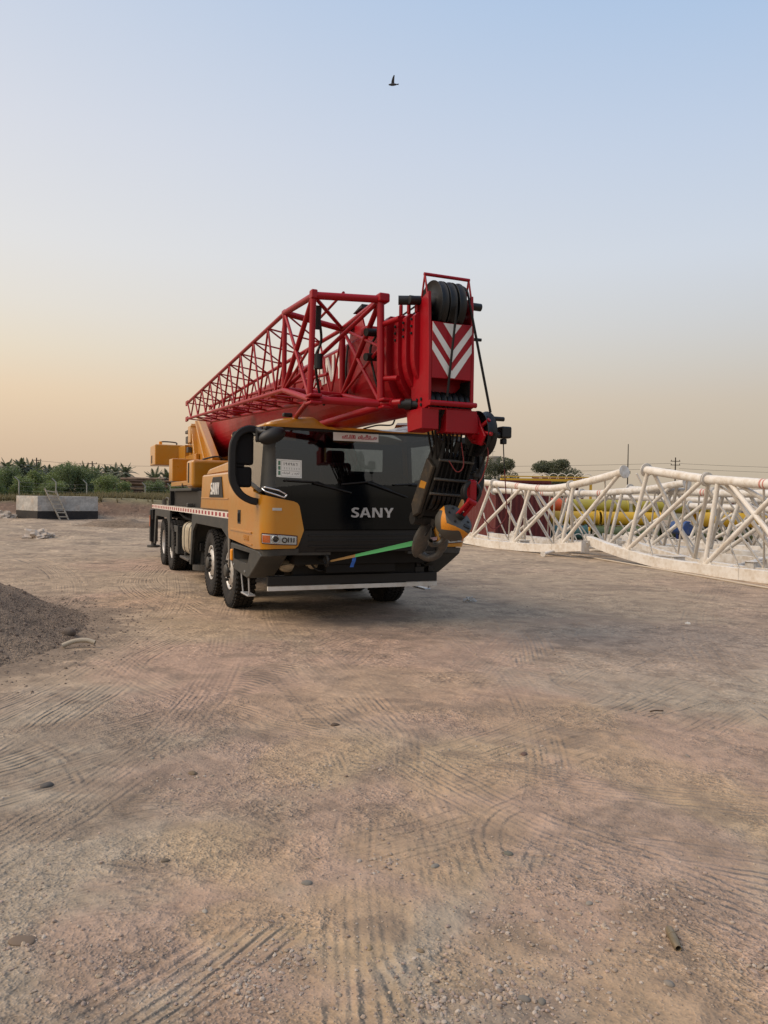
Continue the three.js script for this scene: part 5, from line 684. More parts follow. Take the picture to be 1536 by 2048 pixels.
{ // small white hoops in a row on the ground between the trusses
  const g = new THREE.TorusGeometry(0.24, 0.018, 8, 24, Math.PI);
  for (let i = 0; i < 9; i++) { const x = 6.9 + i * 0.62, z = -29.6 + i * 0.28, m = mesh('pipe_hoop', g.clone().scale(1, rr(0.9, 1.25), 1), WHITE); m.position.set(x, groundY(x, z) + 0.2, z); m.rotation.y = 0.3 + rr(-0.2, 0.2); m.geometry = merge([m.geometry, tube([-0.24, 0, 0], [-0.24, -0.2, 0], 0.018, 8), tube([0.24, 0, 0], [0.24, -0.2, 0], 0.018, 8)]); tag(m, ['first', 'second', 'third', 'fourth', 'fifth', 'sixth', 'seventh', 'eighth', 'ninth'][i] + ' from the left of the thin white hoops in the row behind the trusses', 'hoop', 'white hoops standing in a row behind the trusses'); }
}
{ // strip of pale edging in the dirt along the front trusses
  const pts = [[6.0, -24.2], [6.18, -23.51], [6.45, -21.6], [6.82, -19.38], [7.3, -17.2], [7.75, -15.24], [8.4, -12.8]], cv = new THREE.CatmullRomCurve3(pts.map(([x, z]) => V(x, groundY(x, z) + 0.02, z)));
  const m = mesh('ground_cable', [new THREE.TubeGeometry(cv, 60, 0.022, 6)], std(0xb8ab98, 0.8)); tag(m, 'thin pale cable lying on the dirt along the front of the trusses', 'cable');
}
// ---------------------------------------------------------------- container, pipes, barrels
{
  const c = thing('shipping_container', 'maroon shipping container with ribbed walls behind the trusses', 'container', [5.5, 0, -34.6], 0.16);
  const cm = new THREE.MeshStandardMaterial({ map: dustMap([86, 22, 21], [98, 52, 44], 0.5, 41), roughness: 0.7, side: THREE.DoubleSide });
  const w = 2.44, h = 2.55, d = 5.0, zig = (n, len, amp) => { const q = []; for (let i = 0; i <= n; i++) { const x = -len / 2 + len * i / n; q.push([x, (i % 4 === 1 || i % 4 === 2 ? -amp : 0)]); } return q; };
  const wall = (len, place) => { const q = zig(40, len, 0.035); return place(grid(40, 1, (u, v) => { const i = Math.round(u * 40); return [q[i][0], lerp(0.12, h - 0.08, v), q[i][1]]; })); };
  uvBox(mesh('front_wall', [wall(w - 0.2, (g) => g.translate(0, 0, d / 2 - 0.02))], cm, c)); uvBox(mesh('side_wall', [wall(d - 0.2, (g) => g.rotateY(-Math.PI / 2).translate(-w / 2 + 0.02, 0, 0))], cm, c)); uvBox(mesh('side_wall', [wall(d - 0.2, (g) => g.rotateY(Math.PI / 2).translate(w / 2 - 0.02, 0, 0))], cm, c)); uvBox(mesh('rear_wall', [bb(-w / 2 + 0.1, w / 2 - 0.1, 0.1, h - 0.1, -d / 2, -d / 2 + 0.04)], cm, c)); uvBox(mesh('roof', [bb(-w / 2 + 0.05, w / 2 - 0.05, h - 0.06, h - 0.02, -d / 2 + 0.05, d / 2 - 0.05)], cm, c));
  for (const x of [-1, 1]) for (const z of [-1, 1]) uvBox(mesh('corner_post', [bb(x * (w / 2 - 0.12), x * w / 2, 0, h, z * (d / 2 - 0.12), z * d / 2)], cm, c));
  uvBox(mesh('rail', [0.06, h - 0.04].flatMap((y) => [bb(-w / 2, w / 2, y - 0.06, y + 0.04, d / 2 - 0.08, d / 2 + 0.004), bb(-w / 2 - 0.004, -w / 2 + 0.08, y - 0.06, y + 0.04, -d / 2, d / 2), bb(w / 2 - 0.08, w / 2 + 0.004, y - 0.06, y + 0.04, -d / 2, d / 2)]), cm, c));
}
const pipeMat = (a) => new THREE.MeshStandardMaterial({ map: dustMap(a, a.map((v, i) => lerp(v, DUST[i], 0.5)), 0.8, 43 + a[0] % 7), roughness: 0.45, side: THREE.DoubleSide });
const PC = { orange: pipeMat([206, 84, 36]), olive: pipeMat([158, 148, 46]), yellow: pipeMat([196, 156, 30]), teal: pipeMat([44, 96, 96]), green: pipeMat([78, 92, 58]), blue: pipeMat([30, 66, 126]), navy: pipeMat([28, 44, 96]) };
function bigPipe(x0, x1, y, z, r, mat, label) {
  const t = thing('large_pipe', label, 'pipe', [(x0 + x1) / 2, y, z], rr(-0.03, 0.03), 'large coloured pipes stacked behind the trusses'), l = (x1 - x0) / 2;
  const g = new THREE.LatheGeometry([[r - 0.04, -l], [r, -l], [r, l], [r - 0.04, l], [r - 0.04, -l]].map((q) => new THREE.Vector2(...q)), 28).rotateZ(Math.PI / 2); uvBox(mesh('pipe_wall', g, mat, t));
  for (const s of [-1, 1]) uvBox(mesh('end_flange', new THREE.LatheGeometry([[r, -0.03], [r + 0.05, -0.03], [r + 0.05, 0.03], [r, 0.03]].map((q) => new THREE.Vector2(...q)), 28).rotateZ(Math.PI / 2).translate(s * (l - 0.03), 0, 0), mat, t));
  return t;
}
bigPipe(7.0, 8.35, 1.52, -35.0, 0.32, PC.orange, 'orange pipe at the left end of the top row of the stack'); bigPipe(8.55, 11.2, 1.5, -35.0, 0.31, PC.olive, 'olive yellow pipe next to the orange one in the top row'); bigPipe(11.5, 14.8, 1.52, -34.8, 0.31, PC.olive, 'olive yellow pipe at the right of the top row behind the largest truss');
bigPipe(6.9, 9.7, 0.95, -34.4, 0.31, PC.yellow, 'yellow pipe under the orange one in the middle row'); bigPipe(9.8, 12.5, 0.95, -34.4, 0.31, PC.yellow, 'yellow pipe in the middle of the middle row'); bigPipe(14.0, 17.4, 0.97, -34.2, 0.33, PC.yellow, 'yellow pipe at the far right of the stack');
bigPipe(7.5, 9.0, 0.33, -33.7, 0.3, PC.teal, 'teal pipe on the ground in front of the stack'); bigPipe(9.4, 12.3, 0.33, -34.2, 0.3, PC.green, 'dull green pipe on the ground under the yellow ones'); bigPipe(12.6, 16.6, 0.33, -34.4, 0.3, PC.green, 'dull green pipe on the ground at the right of the stack');
for (const [x, y, z, m, lab] of [[13.0, 0.62, -33.2, PC.blue, 'bright blue barrel lying behind the largest truss'], [13.4, 0, -34.0, PC.navy, 'dark blue barrel standing behind the largest truss'], [16.4, 1.3, -34.2, PC.navy, 'dark blue barrel on the yellow pipe at the right edge']]) {
  const t = thing('barrel', lab, 'barrel', [x, y, z], 0.4); const b = mesh('barrel_body', new THREE.LatheGeometry([[0.01, 0], [0.27, 0], [0.29, 0.03], [0.29, 0.28], [0.305, 0.3], [0.29, 0.32], [0.29, 0.58], [0.305, 0.6], [0.29, 0.62], [0.29, 0.86], [0.27, 0.88], [0.01, 0.87]].map((q) => new THREE.Vector2(...q)), 28), m, t); if (m === PC.blue) { b.geometry.translate(0, -0.44, 0).rotateX(Math.PI / 2); } else if (y > 0.1) { b.geometry.translate(0, -0.01, 0); } mesh('bung', [tube(m === PC.blue ? [0.1, 0.1, 0.43] : [0.1, 0.86, 0.1], m === PC.blue ? [0.1, 0.1, 0.46] : [0.1, 0.9, 0.1], 0.03, 10)], m, t);
}
{ const m = mesh('pipe_support', [bx(0.14, 0.62, 0.16, 0, 0.31, 0), bx(0.6, 0.1, 0.4, 0, 0.05, 0)], M.steel); m.position.set(13.0, -0.02, -33.2); m.scale.y = 0.62; tag(m, 'steel stand under the bright blue barrel', 'stand');
  for (const x of [7.2, 9.2, 10.4, 12.2, 14.6, 16.2]) { const s = thing('pipe_rack', 'brown steel rack post ' + { 7.2: 'under the orange pipe', 9.2: 'between the orange and the olive pipe', 10.4: 'under the right half of the first olive pipe', 12.2: 'under the left end of the second olive pipe', 14.6: 'under the left end of the far right yellow pipe', 16.2: 'under the right half of the far right yellow pipe' }[x], 'rack', [x, 0, -35.3], 0, 'racks holding the pipes'); const k = std(0x5c2a22, 0.8); mesh('post', [bx(0.1, 1.9, 0.1, 0, 0.95, 0)], k, s); mesh('arm', [bx(0.08, 0.08, 1.3, 0, 0.6, 0.6), bx(0.08, 0.07, 0.9, 0, 1.16, 0.4)], k, s); } }
{ const y = thing('yellow_beam', 'thin yellow walkway beam with white hoops showing above the left truss chord', 'walkway', [9.4, 0, -44], 0.06); mesh('beam', [bx(5.4, 0.14, 0.3, 0, 2.92, 0), bx(5.4, 0.06, 0.04, 0, 3.1, 0.15)], PC.yellow, y); for (let i = 0; i < 7; i++) mesh('hoop', [new THREE.TorusGeometry(0.3, 0.022, 6, 20, Math.PI).translate(-0.6 + i * 0.5, 3.0, 0)], WHITE, y); for (const x of [-2.6, 0, 2.6]) mesh('leg', [bx(0.12, 2.9, 0.12, x, 1.42, 0)], PC.yellow, y); }
{ const s = thing('shed', 'low open shed with a rusty brown roof under the right-hand tree', 'shed', [13.0, 0, -56], 0); const k = std(0x5a342a, 0.85); mesh('roof', [plate([[-2, 3.55], [2, 3.3], [2, 3.2], [-2, 3.45]], 3.6, 0, 'x').translate(0, 0, 0), bx(3.7, 0.16, 0.1, 0, 3.28, 2.02)], k, s); for (const x of [-1.7, 1.7]) for (const z of [-1.8, 1.8]) mesh('post', [bx(0.12, 3.35, 0.12, x, 1.6, z)], k, s); mesh('back_wall', [bx(3.4, 3.1, 0.08, 0, 1.5, -1.9)], std(0x6e5c4c, 0.9), s); }
// ---------------------------------------------------------------- trees
function leafCluster(n, rx, ry, rz, sz, lumps, sd) { // leaf-sized faces spread through overlapping lumps
  const s0 = seed; seed = sd; const c = []; for (let i = 0; i < lumps; i++) { const a = rr(0, 6.28), r = Math.sqrt(rnd()) * 0.72, y = rr(-0.7, 0.8); c.push([Math.cos(a) * r * rx * (1 - 0.35 * Math.max(0, y)), y * ry, Math.sin(a) * r * rz, rr(0.25, 0.5)]); }
  const p = new Float32Array(n * 9), uv = new Float32Array(n * 6); for (let i = 0; i < n; i++) {
    const L = c[Math.floor(rnd() * lumps)], th = rr(0, 6.28), cz = rr(-1, 1), sr = Math.sqrt(1 - cz * cz), q = Math.pow(rnd(), 0.4) * L[3], x = L[0] + sr * Math.cos(th) * q * rx, y = L[1] + cz * q * ry, z = L[2] + sr * Math.sin(th) * q * rz;
    const a = V(rr(-1, 1), rr(-0.4, 1), rr(-1, 1)).normalize().multiplyScalar(sz * rr(0.6, 1.4)), b = V(rr(-1, 1), rr(-1, 1), rr(-1, 1)).normalize().multiplyScalar(sz * rr(0.25, 0.5));
    p.set([x - b.x, y - b.y, z - b.z, x + b.x, y + b.y, z + b.z, x + a.x, y + a.y, z + a.z], i * 9); const t = rnd(); uv.set([t, 0.5, t, 0.5, t, 0.5], i * 6);
  } seed = s0; const g = new THREE.BufferGeometry(); g.setAttribute('position', new THREE.BufferAttribute(p, 3)); g.setAttribute('uv', new THREE.BufferAttribute(uv, 2)); g.computeVertexNormals(); return g;
}
const leafMat = (a, b, tr = 0.35) => new THREE.MeshPhysicalMaterial({ map: dtex(64, 4, (u) => [0, 1, 2].map((q) => lerp(a[q], b[q], u)), true), roughness: 0.9, transmission: tr, thickness: 0, side: THREE.DoubleSide });
const LM = { shrub: leafMat([96, 114, 58], [138, 150, 84], 0.5), shrub2: leafMat([84, 102, 58], [122, 136, 80], 0.5), dark: leafMat([66, 74, 46], [98, 104, 66], 0.45), palm: leafMat([70, 80, 54], [104, 112, 78], 0.4) };
const bark = std(0x4c3c2e, 0.95);
function crownTree(name, label, cat, x, z, base, h, w, mat, sd, group, trunkH) {
  const t = thing(name, label, cat, [x, base, z], rr(0, 6.28), group), th = trunkH ?? h * 0.35, cy = th + (h - th) * 0.5;
  mesh('trunk', [tube([0, -0.2, 0], [0.05 * h, th + (h - th) * 0.4, 0.02 * h], 0.035 * h, 9, 0.014 * h), ...[0, 1, 2, 3, 4].map((i) => tube([0.02 * h, th * 0.7 + i * 0.04 * h, 0], [Math.cos(i * 1.3) * w * 0.3, cy + (i % 3) * 0.08 * h, Math.sin(i * 1.3) * w * 0.3], 0.016 * h, 7, 0.006 * h))], bark, t);
  mesh('crown', leafCluster(Math.round(9000 * Math.min(2, w * h / 8)), w / 2, (h - th) / 2 * 1.12, w / 2, 0.12, 15, sd).translate(0, cy, 0), mat, t); return t;
}
crownTree('broadleaf_tree', 'dark leafy tree behind the hook rope, left of the two over the trusses', 'tree', 9.3, -62, 0, 4.8, 3.3, LM.dark, 501, 'trees behind the trusses', 1.9);
crownTree('broadleaf_tree', 'wide dark leafy tree over the brown shed roof behind the trusses', 'tree', 14.0, -62, 0, 4.9, 4.6, LM.dark, 517, 'trees behind the trusses', 2.2);
function shrub(label, x, z, topH, w, mat, sd) { const base = groundY(x, z), h = topH - base, t = thing('shrub', label, 'shrub', [x, base, z], rr(0, 6.28), 'green shrubs behind the wire fence'); mesh('stem', [0, 1, 2, 3, 4, 5].map((i) => tube([rr(-0.1, 0.1), -0.1, rr(-0.1, 0.1)], [Math.cos(i) * w * 0.28, h * rr(0.5, 0.75), Math.sin(i) * w * 0.28], 0.05, 6, 0.015)), bark, t); mesh('foliage', leafCluster(Math.round(9000 * Math.min(1.6, w * h / 9)), w / 2, h / 2 * 1.05, w / 2 * 0.9, 0.13, 40, sd).translate(0, h * 0.5, 0), mat, t); }
// [x, z, top height, width]
[[-33.0, -66, 3.9, 3.2, 'shrub2', 'dark green shrub at the left edge behind the first fence post'], [-30.6, -64, 3.0, 2.4, 'shrub', 'low light green shrub behind the left corner of the concrete tank'], [-31.5, -70, 3.7, 3.4, 'shrub', 'round green shrub behind the ladder'], [-30.1, -72, 4.4, 3.8, 'shrub2', 'tallest green shrub behind the middle of the concrete tank'], [-28.5, -73, 4.2, 3.4, 'shrub2', 'dense green shrub left of the light green one behind the tank'], [-25.6, -70, 3.4, 3.0, 'shrub', 'light green shrub behind the right end of the concrete tank'], [-24.8, -72, 2.9, 2.2, 'shrub', 'small light green shrub in front of the timber stack end'], [-23.6, -78, 3.2, 2.7, 'shrub2', 'grey green shrub in front of the timber stack middle'], [-21.8, -80, 2.9, 2.6, 'shrub', 'light green shrub below the yellow cabinets of the crane'], [-32.2, -62, 3.6, 3, 'shrub', 'green shrub cut off by the left edge of the picture'], [-28.7, -66, 2.8, 2.6, 'shrub', 'low green shrub right behind the ladder top'], [-20.7, -84, 2.7, 2.4, 'shrub', 'small green shrub half hidden by the crane deck']].forEach((s, i) => shrub(s[5], s[0], s[1], s[2], s[3], LM[s[4]], 600 + i * 13));
// date palms
function frondGeo(sd) {
  const s0 = seed; seed = sd; const gs = []; const N = 46;
  for (let i = 0; i < N; i++) { const a = i * 2.399 + rr(-0.2, 0.2), el = lerp(1.2, -0.75, Math.pow((i + 0.5) / N, 0.85)) + rr(-0.1, 0.1), L = rr(1.7, 2.3), pts = []; for (let k = 0; k <= 6; k++) { const t = k / 6, r = L * t * Math.cos(el) * (1 - 0.12 * t), y = L * t * Math.sin(el) - 0.85 * t * t * Math.cos(el) * 1.1; pts.push(V(Math.cos(a) * r, y, Math.sin(a) * r)); } const side = V(-Math.sin(a), 0, Math.cos(a));
    const pos = []; for (let k = 0; k < 18; k++) { const t = 0.15 + 0.85 * k / 18, q = Math.min(5.999, t * 6), c = pts[q | 0].clone().lerp(pts[(q | 0) + 1], q % 1), d = pts[(q | 0) + 1].clone().sub(pts[q | 0]).normalize(), l = 0.42 * Math.sin(Math.PI * Math.min(1, 0.25 + t * 0.78)) + 0.05; for (const s of [-1, 1]) { const tip = c.clone().addScaledVector(side, s * l * 0.8).addScaledVector(d, l * 0.6).add(V(0, -0.12 * l - 0.05, 0)), w = d.clone().multiplyScalar(0.05); pos.push(c.x - w.x, c.y - w.y, c.z - w.z, c.x + w.x, c.y + w.y, c.z + w.z, tip.x, tip.y, tip.z); } }
    const g = new THREE.BufferGeometry(); g.setAttribute('position', new THREE.Float32BufferAttribute(pos, 3)); g.computeVertexNormals(); gs.push(g, tube(pts[0], pts[3], 0.03, 4, 0.02), tube(pts[3], pts[6], 0.02, 4, 0.008)); }
  seed = s0; const g = merge(gs), u = g.attributes.uv; for (let i = 0; i < u.count; i++) u.setXY(i, P2[(i / 60 | 0) * 7 & 65535], 0.5); return g;
}
const FR = [frondGeo(71), frondGeo(72), frondGeo(73)];
[[-58.7, -118, 6.76, 'leftmost date palm'], [-57.6, -120, 6.96, 'second date palm from the left edge'], [-57.0, -122, 6.75, 'third date palm from the left edge'], [-57.4, -126, 6.52, 'fourth date palm from the left edge'], [-59.2, -134, 6.59, 'short date palm behind the ladder'], [-59.2, -138, 6.86, 'date palm above the round shrub'], [-57.2, -136, 6.80, 'date palm left of the tallest shrub'], [-57.5, -140, 7.15, 'date palm over the tallest shrub'], [-54.2, -138, 6.93, 'date palm right of the tallest shrub'], [-51.4, -136, 6.80, 'date palm behind the dense shrub'], [-48.2, -132, 6.76, 'date palm third from the right end of the row'], [-44.7, -126, 6.46, 'date palm second from the right end of the row'], [-40.9, -120, 6.34, 'date palm standing free at the right end of the row'], [-37.0, -112, 4.50, 'low young palm at the right end of the row'], [-33.9, -112, 5.14, 'palm below the counterweight, the left of two'], [-32.2, -112, 5.31, 'palm below the counterweight, the right of two']].forEach(([x, z, top, label], i) => {
  const base = groundY(x, z), t = thing('date_palm', label + (i > 11 ? '' : ' in the row beyond the shrubs'), 'palm tree', [x, base, z], i * 1.3, 'date palms on the horizon'), h = top - base - 1.2;
  const s = i === 13 ? 0.7 : 0.95 + 0.2 * P2[i * 9]; mesh('trunk', [tube([0, -0.2, 0], [0.1, h, 0.05], 0.24, 10, 0.19), ...[...Array(7)].map((_, q) => tube([0.1 * q / 7, h * (q + 0.5) / 7, 0], [0.1 * q / 7, h * (q + 0.5) / 7 + 0.12, 0], 0.2, 9, 0.27))], bark, t);
  const c = mesh('crown', FR[i % 3], LM.palm, t); c.position.set(0.1, h, 0.05); c.scale.setScalar(s * 1.1);
});
[[-73.9, -150, 7.06, 9], [-69.0, -150, 6.44, 9], [-67.2, -155, 6.56, 10], [-62.1, -155, 6.44, 9], [-55.6, -150, 5.76, 8]].forEach(([x, z, top, w], i) => { const base = groundY(x, z); crownTree('orchard_tree', ['dark tree mass behind the two leftmost palms', 'dark tree behind the third and fourth palm', 'dark tree behind the palms above the ladder', 'dark tree behind the palms over the tallest shrub', 'dark tree behind the palms at the right of the row'][i], 'tree', x, z, base, top - base, w, LM.dark, 700 + i, 'dark trees behind the palms', (top - base) * 0.25); });
// ---------------------------------------------------------------- concrete tank, ladder, fence, timber
const CONC = new THREE.MeshStandardMaterial({ map: dtex(512, 512, (u, v) => { const a = tn(u, v, 5, 51), b = tn(u, v, 30, 53), s = tn(u * 1, v, 3, 55), c = 1 + 0.3 * (a - 0.45) + 0.25 * (b - 0.45), w = 0.6 * smooth(0.5, 0.75, s); return [lerp(160, 172, w) * c, lerp(157, 154, w) * c, lerp(151, 136, w) * c]; }, true), roughness: 0.9, side: THREE.DoubleSide });
const BIT = new THREE.MeshStandardMaterial({ map: dustMap([28, 25, 24], [84, 70, 60], 0.5, 57), roughness: 0.7, side: THREE.DoubleSide });
{
  const C = [-22.1, -48.4], y0 = groundY(...C) - 0.1, t = thing('concrete_tank', 'square concrete tank with a black tarred base on the left side of the yard', 'concrete tank', [C[0], 0, C[1]], Math.atan2(0.72, 0.695));
  const L = 4.0, D = 3.55, T = 0.22, H = 1.53, hb = 0.56, p = (n, gs, m) => uvBox(mesh(n, gs, m, t), 0.4);
  p('wall', [bb(0, L, hb, H, -T, 0, 0.02)], CONC); p('wall', [bb(0, T, hb, H, -D, -T, 0.02)], CONC); p('wall', [bb(L - T, L, hb, H, -D, -T, 0.02)], CONC); p('wall', [bb(T, L - T, hb, H, -D, -D + T, 0.02)], CONC);
  p('tarred_base', [bb(-0.006, L + 0.006, y0 - 0.3, hb - 0.002, -D, 0.006, 0.01)], BIT);
  const e = [0.695, -0.72], n = [0.72, 0.695], la = thing('ladder', 'pale wooden ladder leaning sideways against the concrete tank', 'ladder', [C[0], 0, C[1]], Math.atan2(0.72, 0.695));
  const wood = new THREE.MeshStandardMaterial({ map: dustMap([176, 168, 152], [146, 130, 110], 0.7, 61), roughness: 0.85, side: THREE.DoubleSide });
  const f0 = V(1.25, groundY(-21, -49) - 0.05, 0.5), f1 = V(1.8, groundY(-21, -49) - 0.05, 0.48), t0 = V(0.42, 2.02, 0.06), t1 = V(1.12, 1.92, 0.06);
  const rail = (a, b) => { const d = b.clone().sub(a), g = new THREE.BoxGeometry(0.085, d.length(), 0.06); g.applyQuaternion(new THREE.Quaternion().setFromUnitVectors(UPV, d.clone().normalize())); const m = a.clone().add(b).multiplyScalar(0.5); return g.translate(m.x, m.y, m.z); };
  uvBox(mesh('rail', [rail(f0, t0)], wood, la)); uvBox(mesh('rail', [rail(f1, t1)], wood, la)); for (let i = 0; i < 7; i++) { const k = 0.12 + i * 0.135; uvBox(mesh('rung', [(() => { const a = f0.clone().lerp(t0, k).add(V(-0.04, 0, 0.04)), b = f1.clone().lerp(t1, k).add(V(0.04, 0, 0.04)), d = b.clone().sub(a), g = new THREE.BoxGeometry(d.length(), 0.07, 0.04); g.applyQuaternion(new THREE.Quaternion().setFromUnitVectors(V(1, 0, 0), d.normalize())); const m = a.add(b).multiplyScalar(0.5); return g.translate(m.x, m.y, m.z); })()], wood, la)); }
}
{
  const pm = std(0x9a988e, 0.6, 0.2), names = ['first bent-top fence post at the left edge', 'second bent-top fence post, above the tank left of the middle', 'third bent-top fence post, above the right part of the tank', 'fourth bent-top fence post, right of the tank', 'fifth bent-top fence post, before the timber stack', 'sixth bent-top fence post, beside the crane deck'];
  const P = [[-27.91, -58], [-26.81, -62], [-26.26, -67], [-25.02, -71], [-23.62, -75], [-22.27, -79]];
  P.forEach(([x, z], i) => { const y = groundY(x, z), top = 2.62; const m = mesh('fence_post', [tube([0, -0.3, 0], [0, top - y, 0], 0.05, 10), tube([0, top - y, 0], [-0.3, top - y + 0.34, 0.1], 0.045, 10)], pm); m.position.set(x, y, z); tag(m, names[i] + ' of the wire fence', 'fence post', 'bent-top fence posts'); });
  for (let i = 0; i < P.length - 1; i++) { const [a, b] = [P[i], P[i + 1]]; const m = mesh('fence_wire', [1.55, 1.9, 2.25, 2.55].map((h) => cable([[a[0], h, a[1]], [(a[0] + b[0]) / 2, h - 0.06, (a[1] + b[1]) / 2], [b[0], h, b[1]]], 0.006, 8, 4)), pm); tag(m, 'sagging fence wires between the ' + ['first and second', 'second and third', 'third and fourth', 'fourth and fifth', 'fifth and sixth'][i] + ' fence post', 'fence wire', 'wires of the far fence'); }
}
{ // stack of old brown timbers and pipes beyond the fence
  const t = thing('timber_stack', 'long stack of rusty brown poles beyond the fence behind the crane', 'pole stack', [-25.4, 0, -88], 0.12), ms = [[92, 70, 54], [112, 90, 72], [76, 60, 50], [128, 108, 90]].map((c, i) => new THREE.MeshStandardMaterial({ map: dustMap(c, [60, 48, 40], 0.7, 71 + i), roughness: 0.9, side: THREE.DoubleSide })), y0 = groundY(-25, -88), gg = clean(tube([-1, 0, 0], [1, 0, 0], 0.15, 9));
  for (let r = 0; r < 8; r++) for (let i = 0; i < 11; i++) { const m = new THREE.Mesh(gg, ms[(i * 3 + r * 5) % 4]); m.name = 'pole'; m.position.set(rr(-0.7, 0.7) + (i % 2 ? 2.6 : -2.3), y0 + 0.15 + r * 0.29 + rr(-0.03, 0.03), -i * 0.2 + rr(-0.1, 0.1)); m.scale.set(rr(1.9, 2.7) * (1 - r * 0.03), 1, 1); m.rotation.set(0, rr(-0.05, 0.05), rr(-0.03, 0.03)); m.castShadow = true; t.add(m); }
}
// ---------------------------------------------------------------- far masts, poles and wires
{
  const pole = (x, z, h, label, arms) => { const m = mesh('utility_pole', [tube([0, -0.3, 0], [0, h, 0], 0.14, 8, 0.09), ...arms.map((y) => bx(1.5, 0.1, 0.1, 0, y, 0)), ...arms.flatMap((y) => [-0.65, 0.65].map((q) => tube([q, y, 0], [q, y + 0.22, 0], 0.05, 6)))], std(0x3e342c, 0.9)); m.position.set(x, groundY(x, z), z); tag(m, label, 'utility pole', 'utility poles on the horizon'); return [x, z, h]; };
  const a = pole(45.9, -120, 8.7, 'dark utility pole standing alone above the right truss', [8.1, 7.5]), b = pole(-55, -120, 5.7, 'utility pole rising from the second palm at the left', [5.3]), c = pole(-46.2, -120, 5.3, 'utility pole behind the dense shrubs right of the tallest', [4.9]);
  const far = pole(60.5, -120, 4.6, 'short utility pole tip at the right edge', [4.2]);
  const mast = thing('lamp_mast', 'thin dark mast with a lamp box above the truss end', 'mast', [28.8, groundY(28.8, -90), -90], 0); mesh('pole', [tube([0, -0.2, 0], [0, 8.5, 0], 0.1, 8, 0.05)], std(0x3a342e, 0.8), mast); mesh('lamp_box', [bx(0.7, 0.32, 0.4, -0.1, 5.15, 0)], std(0x2c2825, 0.8), mast);
  const wm = std(0x6d655b, 0.8), wire = (pts, label) => tag(mesh('power_line', [cable(pts, 0.022, 30, 4)], wm), label, 'power line', 'power lines along the horizon');
  wire([[45.2, 8.0, -120], [30, 7.4, -119], [14, 6.9, -118]], 'upper power line running left from the lone utility pole'); wire([[45.2, 7.2, -120], [30, 6.5, -119], [14, 5.9, -118]], 'lower power line running left from the lone utility pole'); wire([[46.5, 8.0, -120], [54, 7.7, -119], [66, 7.4, -118]], 'upper power line running right from the lone utility pole'); wire([[46.5, 7.2, -120], [54, 6.9, -119], [66, 6.6, -118]], 'lower power line running right from the lone utility pole');
  wire([[-55, 6.9, -120], [-50, 6.6, -120], [-46.2, 6.6, -120]], 'power line between the two poles above the palms'); wire([[-46.2, 6.6, -120], [-40, 6.3, -120], [-30, 6.4, -120]], 'power line running from the palms to behind the crane');
  const tw = thing('water_tower', 'pale grey water tower on columns far away behind the hook ropes', 'water tower', [28.4, 0, -200], 0.3), tm = std(0x9b9489, 0.9); mesh('tank', [new THREE.CylinderGeometry(2.0, 2.0, 3.4, 20).translate(0, 11.4, 0), new THREE.CylinderGeometry(2.2, 2.2, 0.4, 20).translate(0, 13.1, 0)], tm, tw); for (let i = 0; i < 8; i++) mesh('column', [tube([1.8 * Math.cos(i * 0.785), 0, 1.8 * Math.sin(i * 0.785)], [1.8 * Math.cos(i * 0.785), 9.8, 1.8 * Math.sin(i * 0.785)], 0.26, 8)], tm, tw); mesh('aerial', [tube([0, 13, 0], [0, 15.4, 0], 0.05, 6), bx(1.4, 0.08, 0.08, 0, 14.6, 0)], tm, tw);
}
// ---------------------------------------------------------------- weeds on the bank
{
  const s0 = seed; seed = 4242; const blade = new THREE.BufferGeometry(); { const pos = []; for (let i = 0; i < 9; i++) { const a = i * 0.7, w = 0.035, h = rr(0.25, 0.6), l = rr(0.05, 0.25); pos.push(Math.cos(a + 1.57) * w, 0, Math.sin(a + 1.57) * w, -Math.cos(a + 1.57) * w, 0, -Math.sin(a + 1.57) * w, Math.cos(a) * l, h, Math.sin(a) * l); } blade.setAttribute('position', new THREE.Float32BufferAttribute(pos, 3)); blade.setAttribute('uv', new THREE.Float32BufferAttribute(pos.map(() => 0.5).slice(0, pos.length / 3 * 2), 2)); blade.computeVertexNormals(); }
  const N = 3600, im = new THREE.InstancedMesh(blade, leafMat([104, 98, 62], [138, 122, 84]), N), m4 = new THREE.Matrix4(), q = new THREE.Quaternion(); let k = 0;
  while (k < N) { const z = rr(-78, -54.5), x = rr(-0.56, -0.2) * -z, y = groundY(x, z); if (vn(x * 0.5, z * 0.5) < 0.4 || bankY(x, z) < 0.8) { if (rnd() < 0.9) continue; } if (y < 0.7) continue; const s = rr(0.5, 1.3); m4.compose(V(x, y - 0.03, z), q.setFromAxisAngle(UPV, rr(0, 6.28)), V(s, s, s)); im.setMatrixAt(k++, m4); }
  seed = s0; im.name = 'weeds'; im.userData = { kind: 'stuff', label: 'dry green weeds covering the top of the earth bank', category: 'weeds' }; scene.add(im);
}
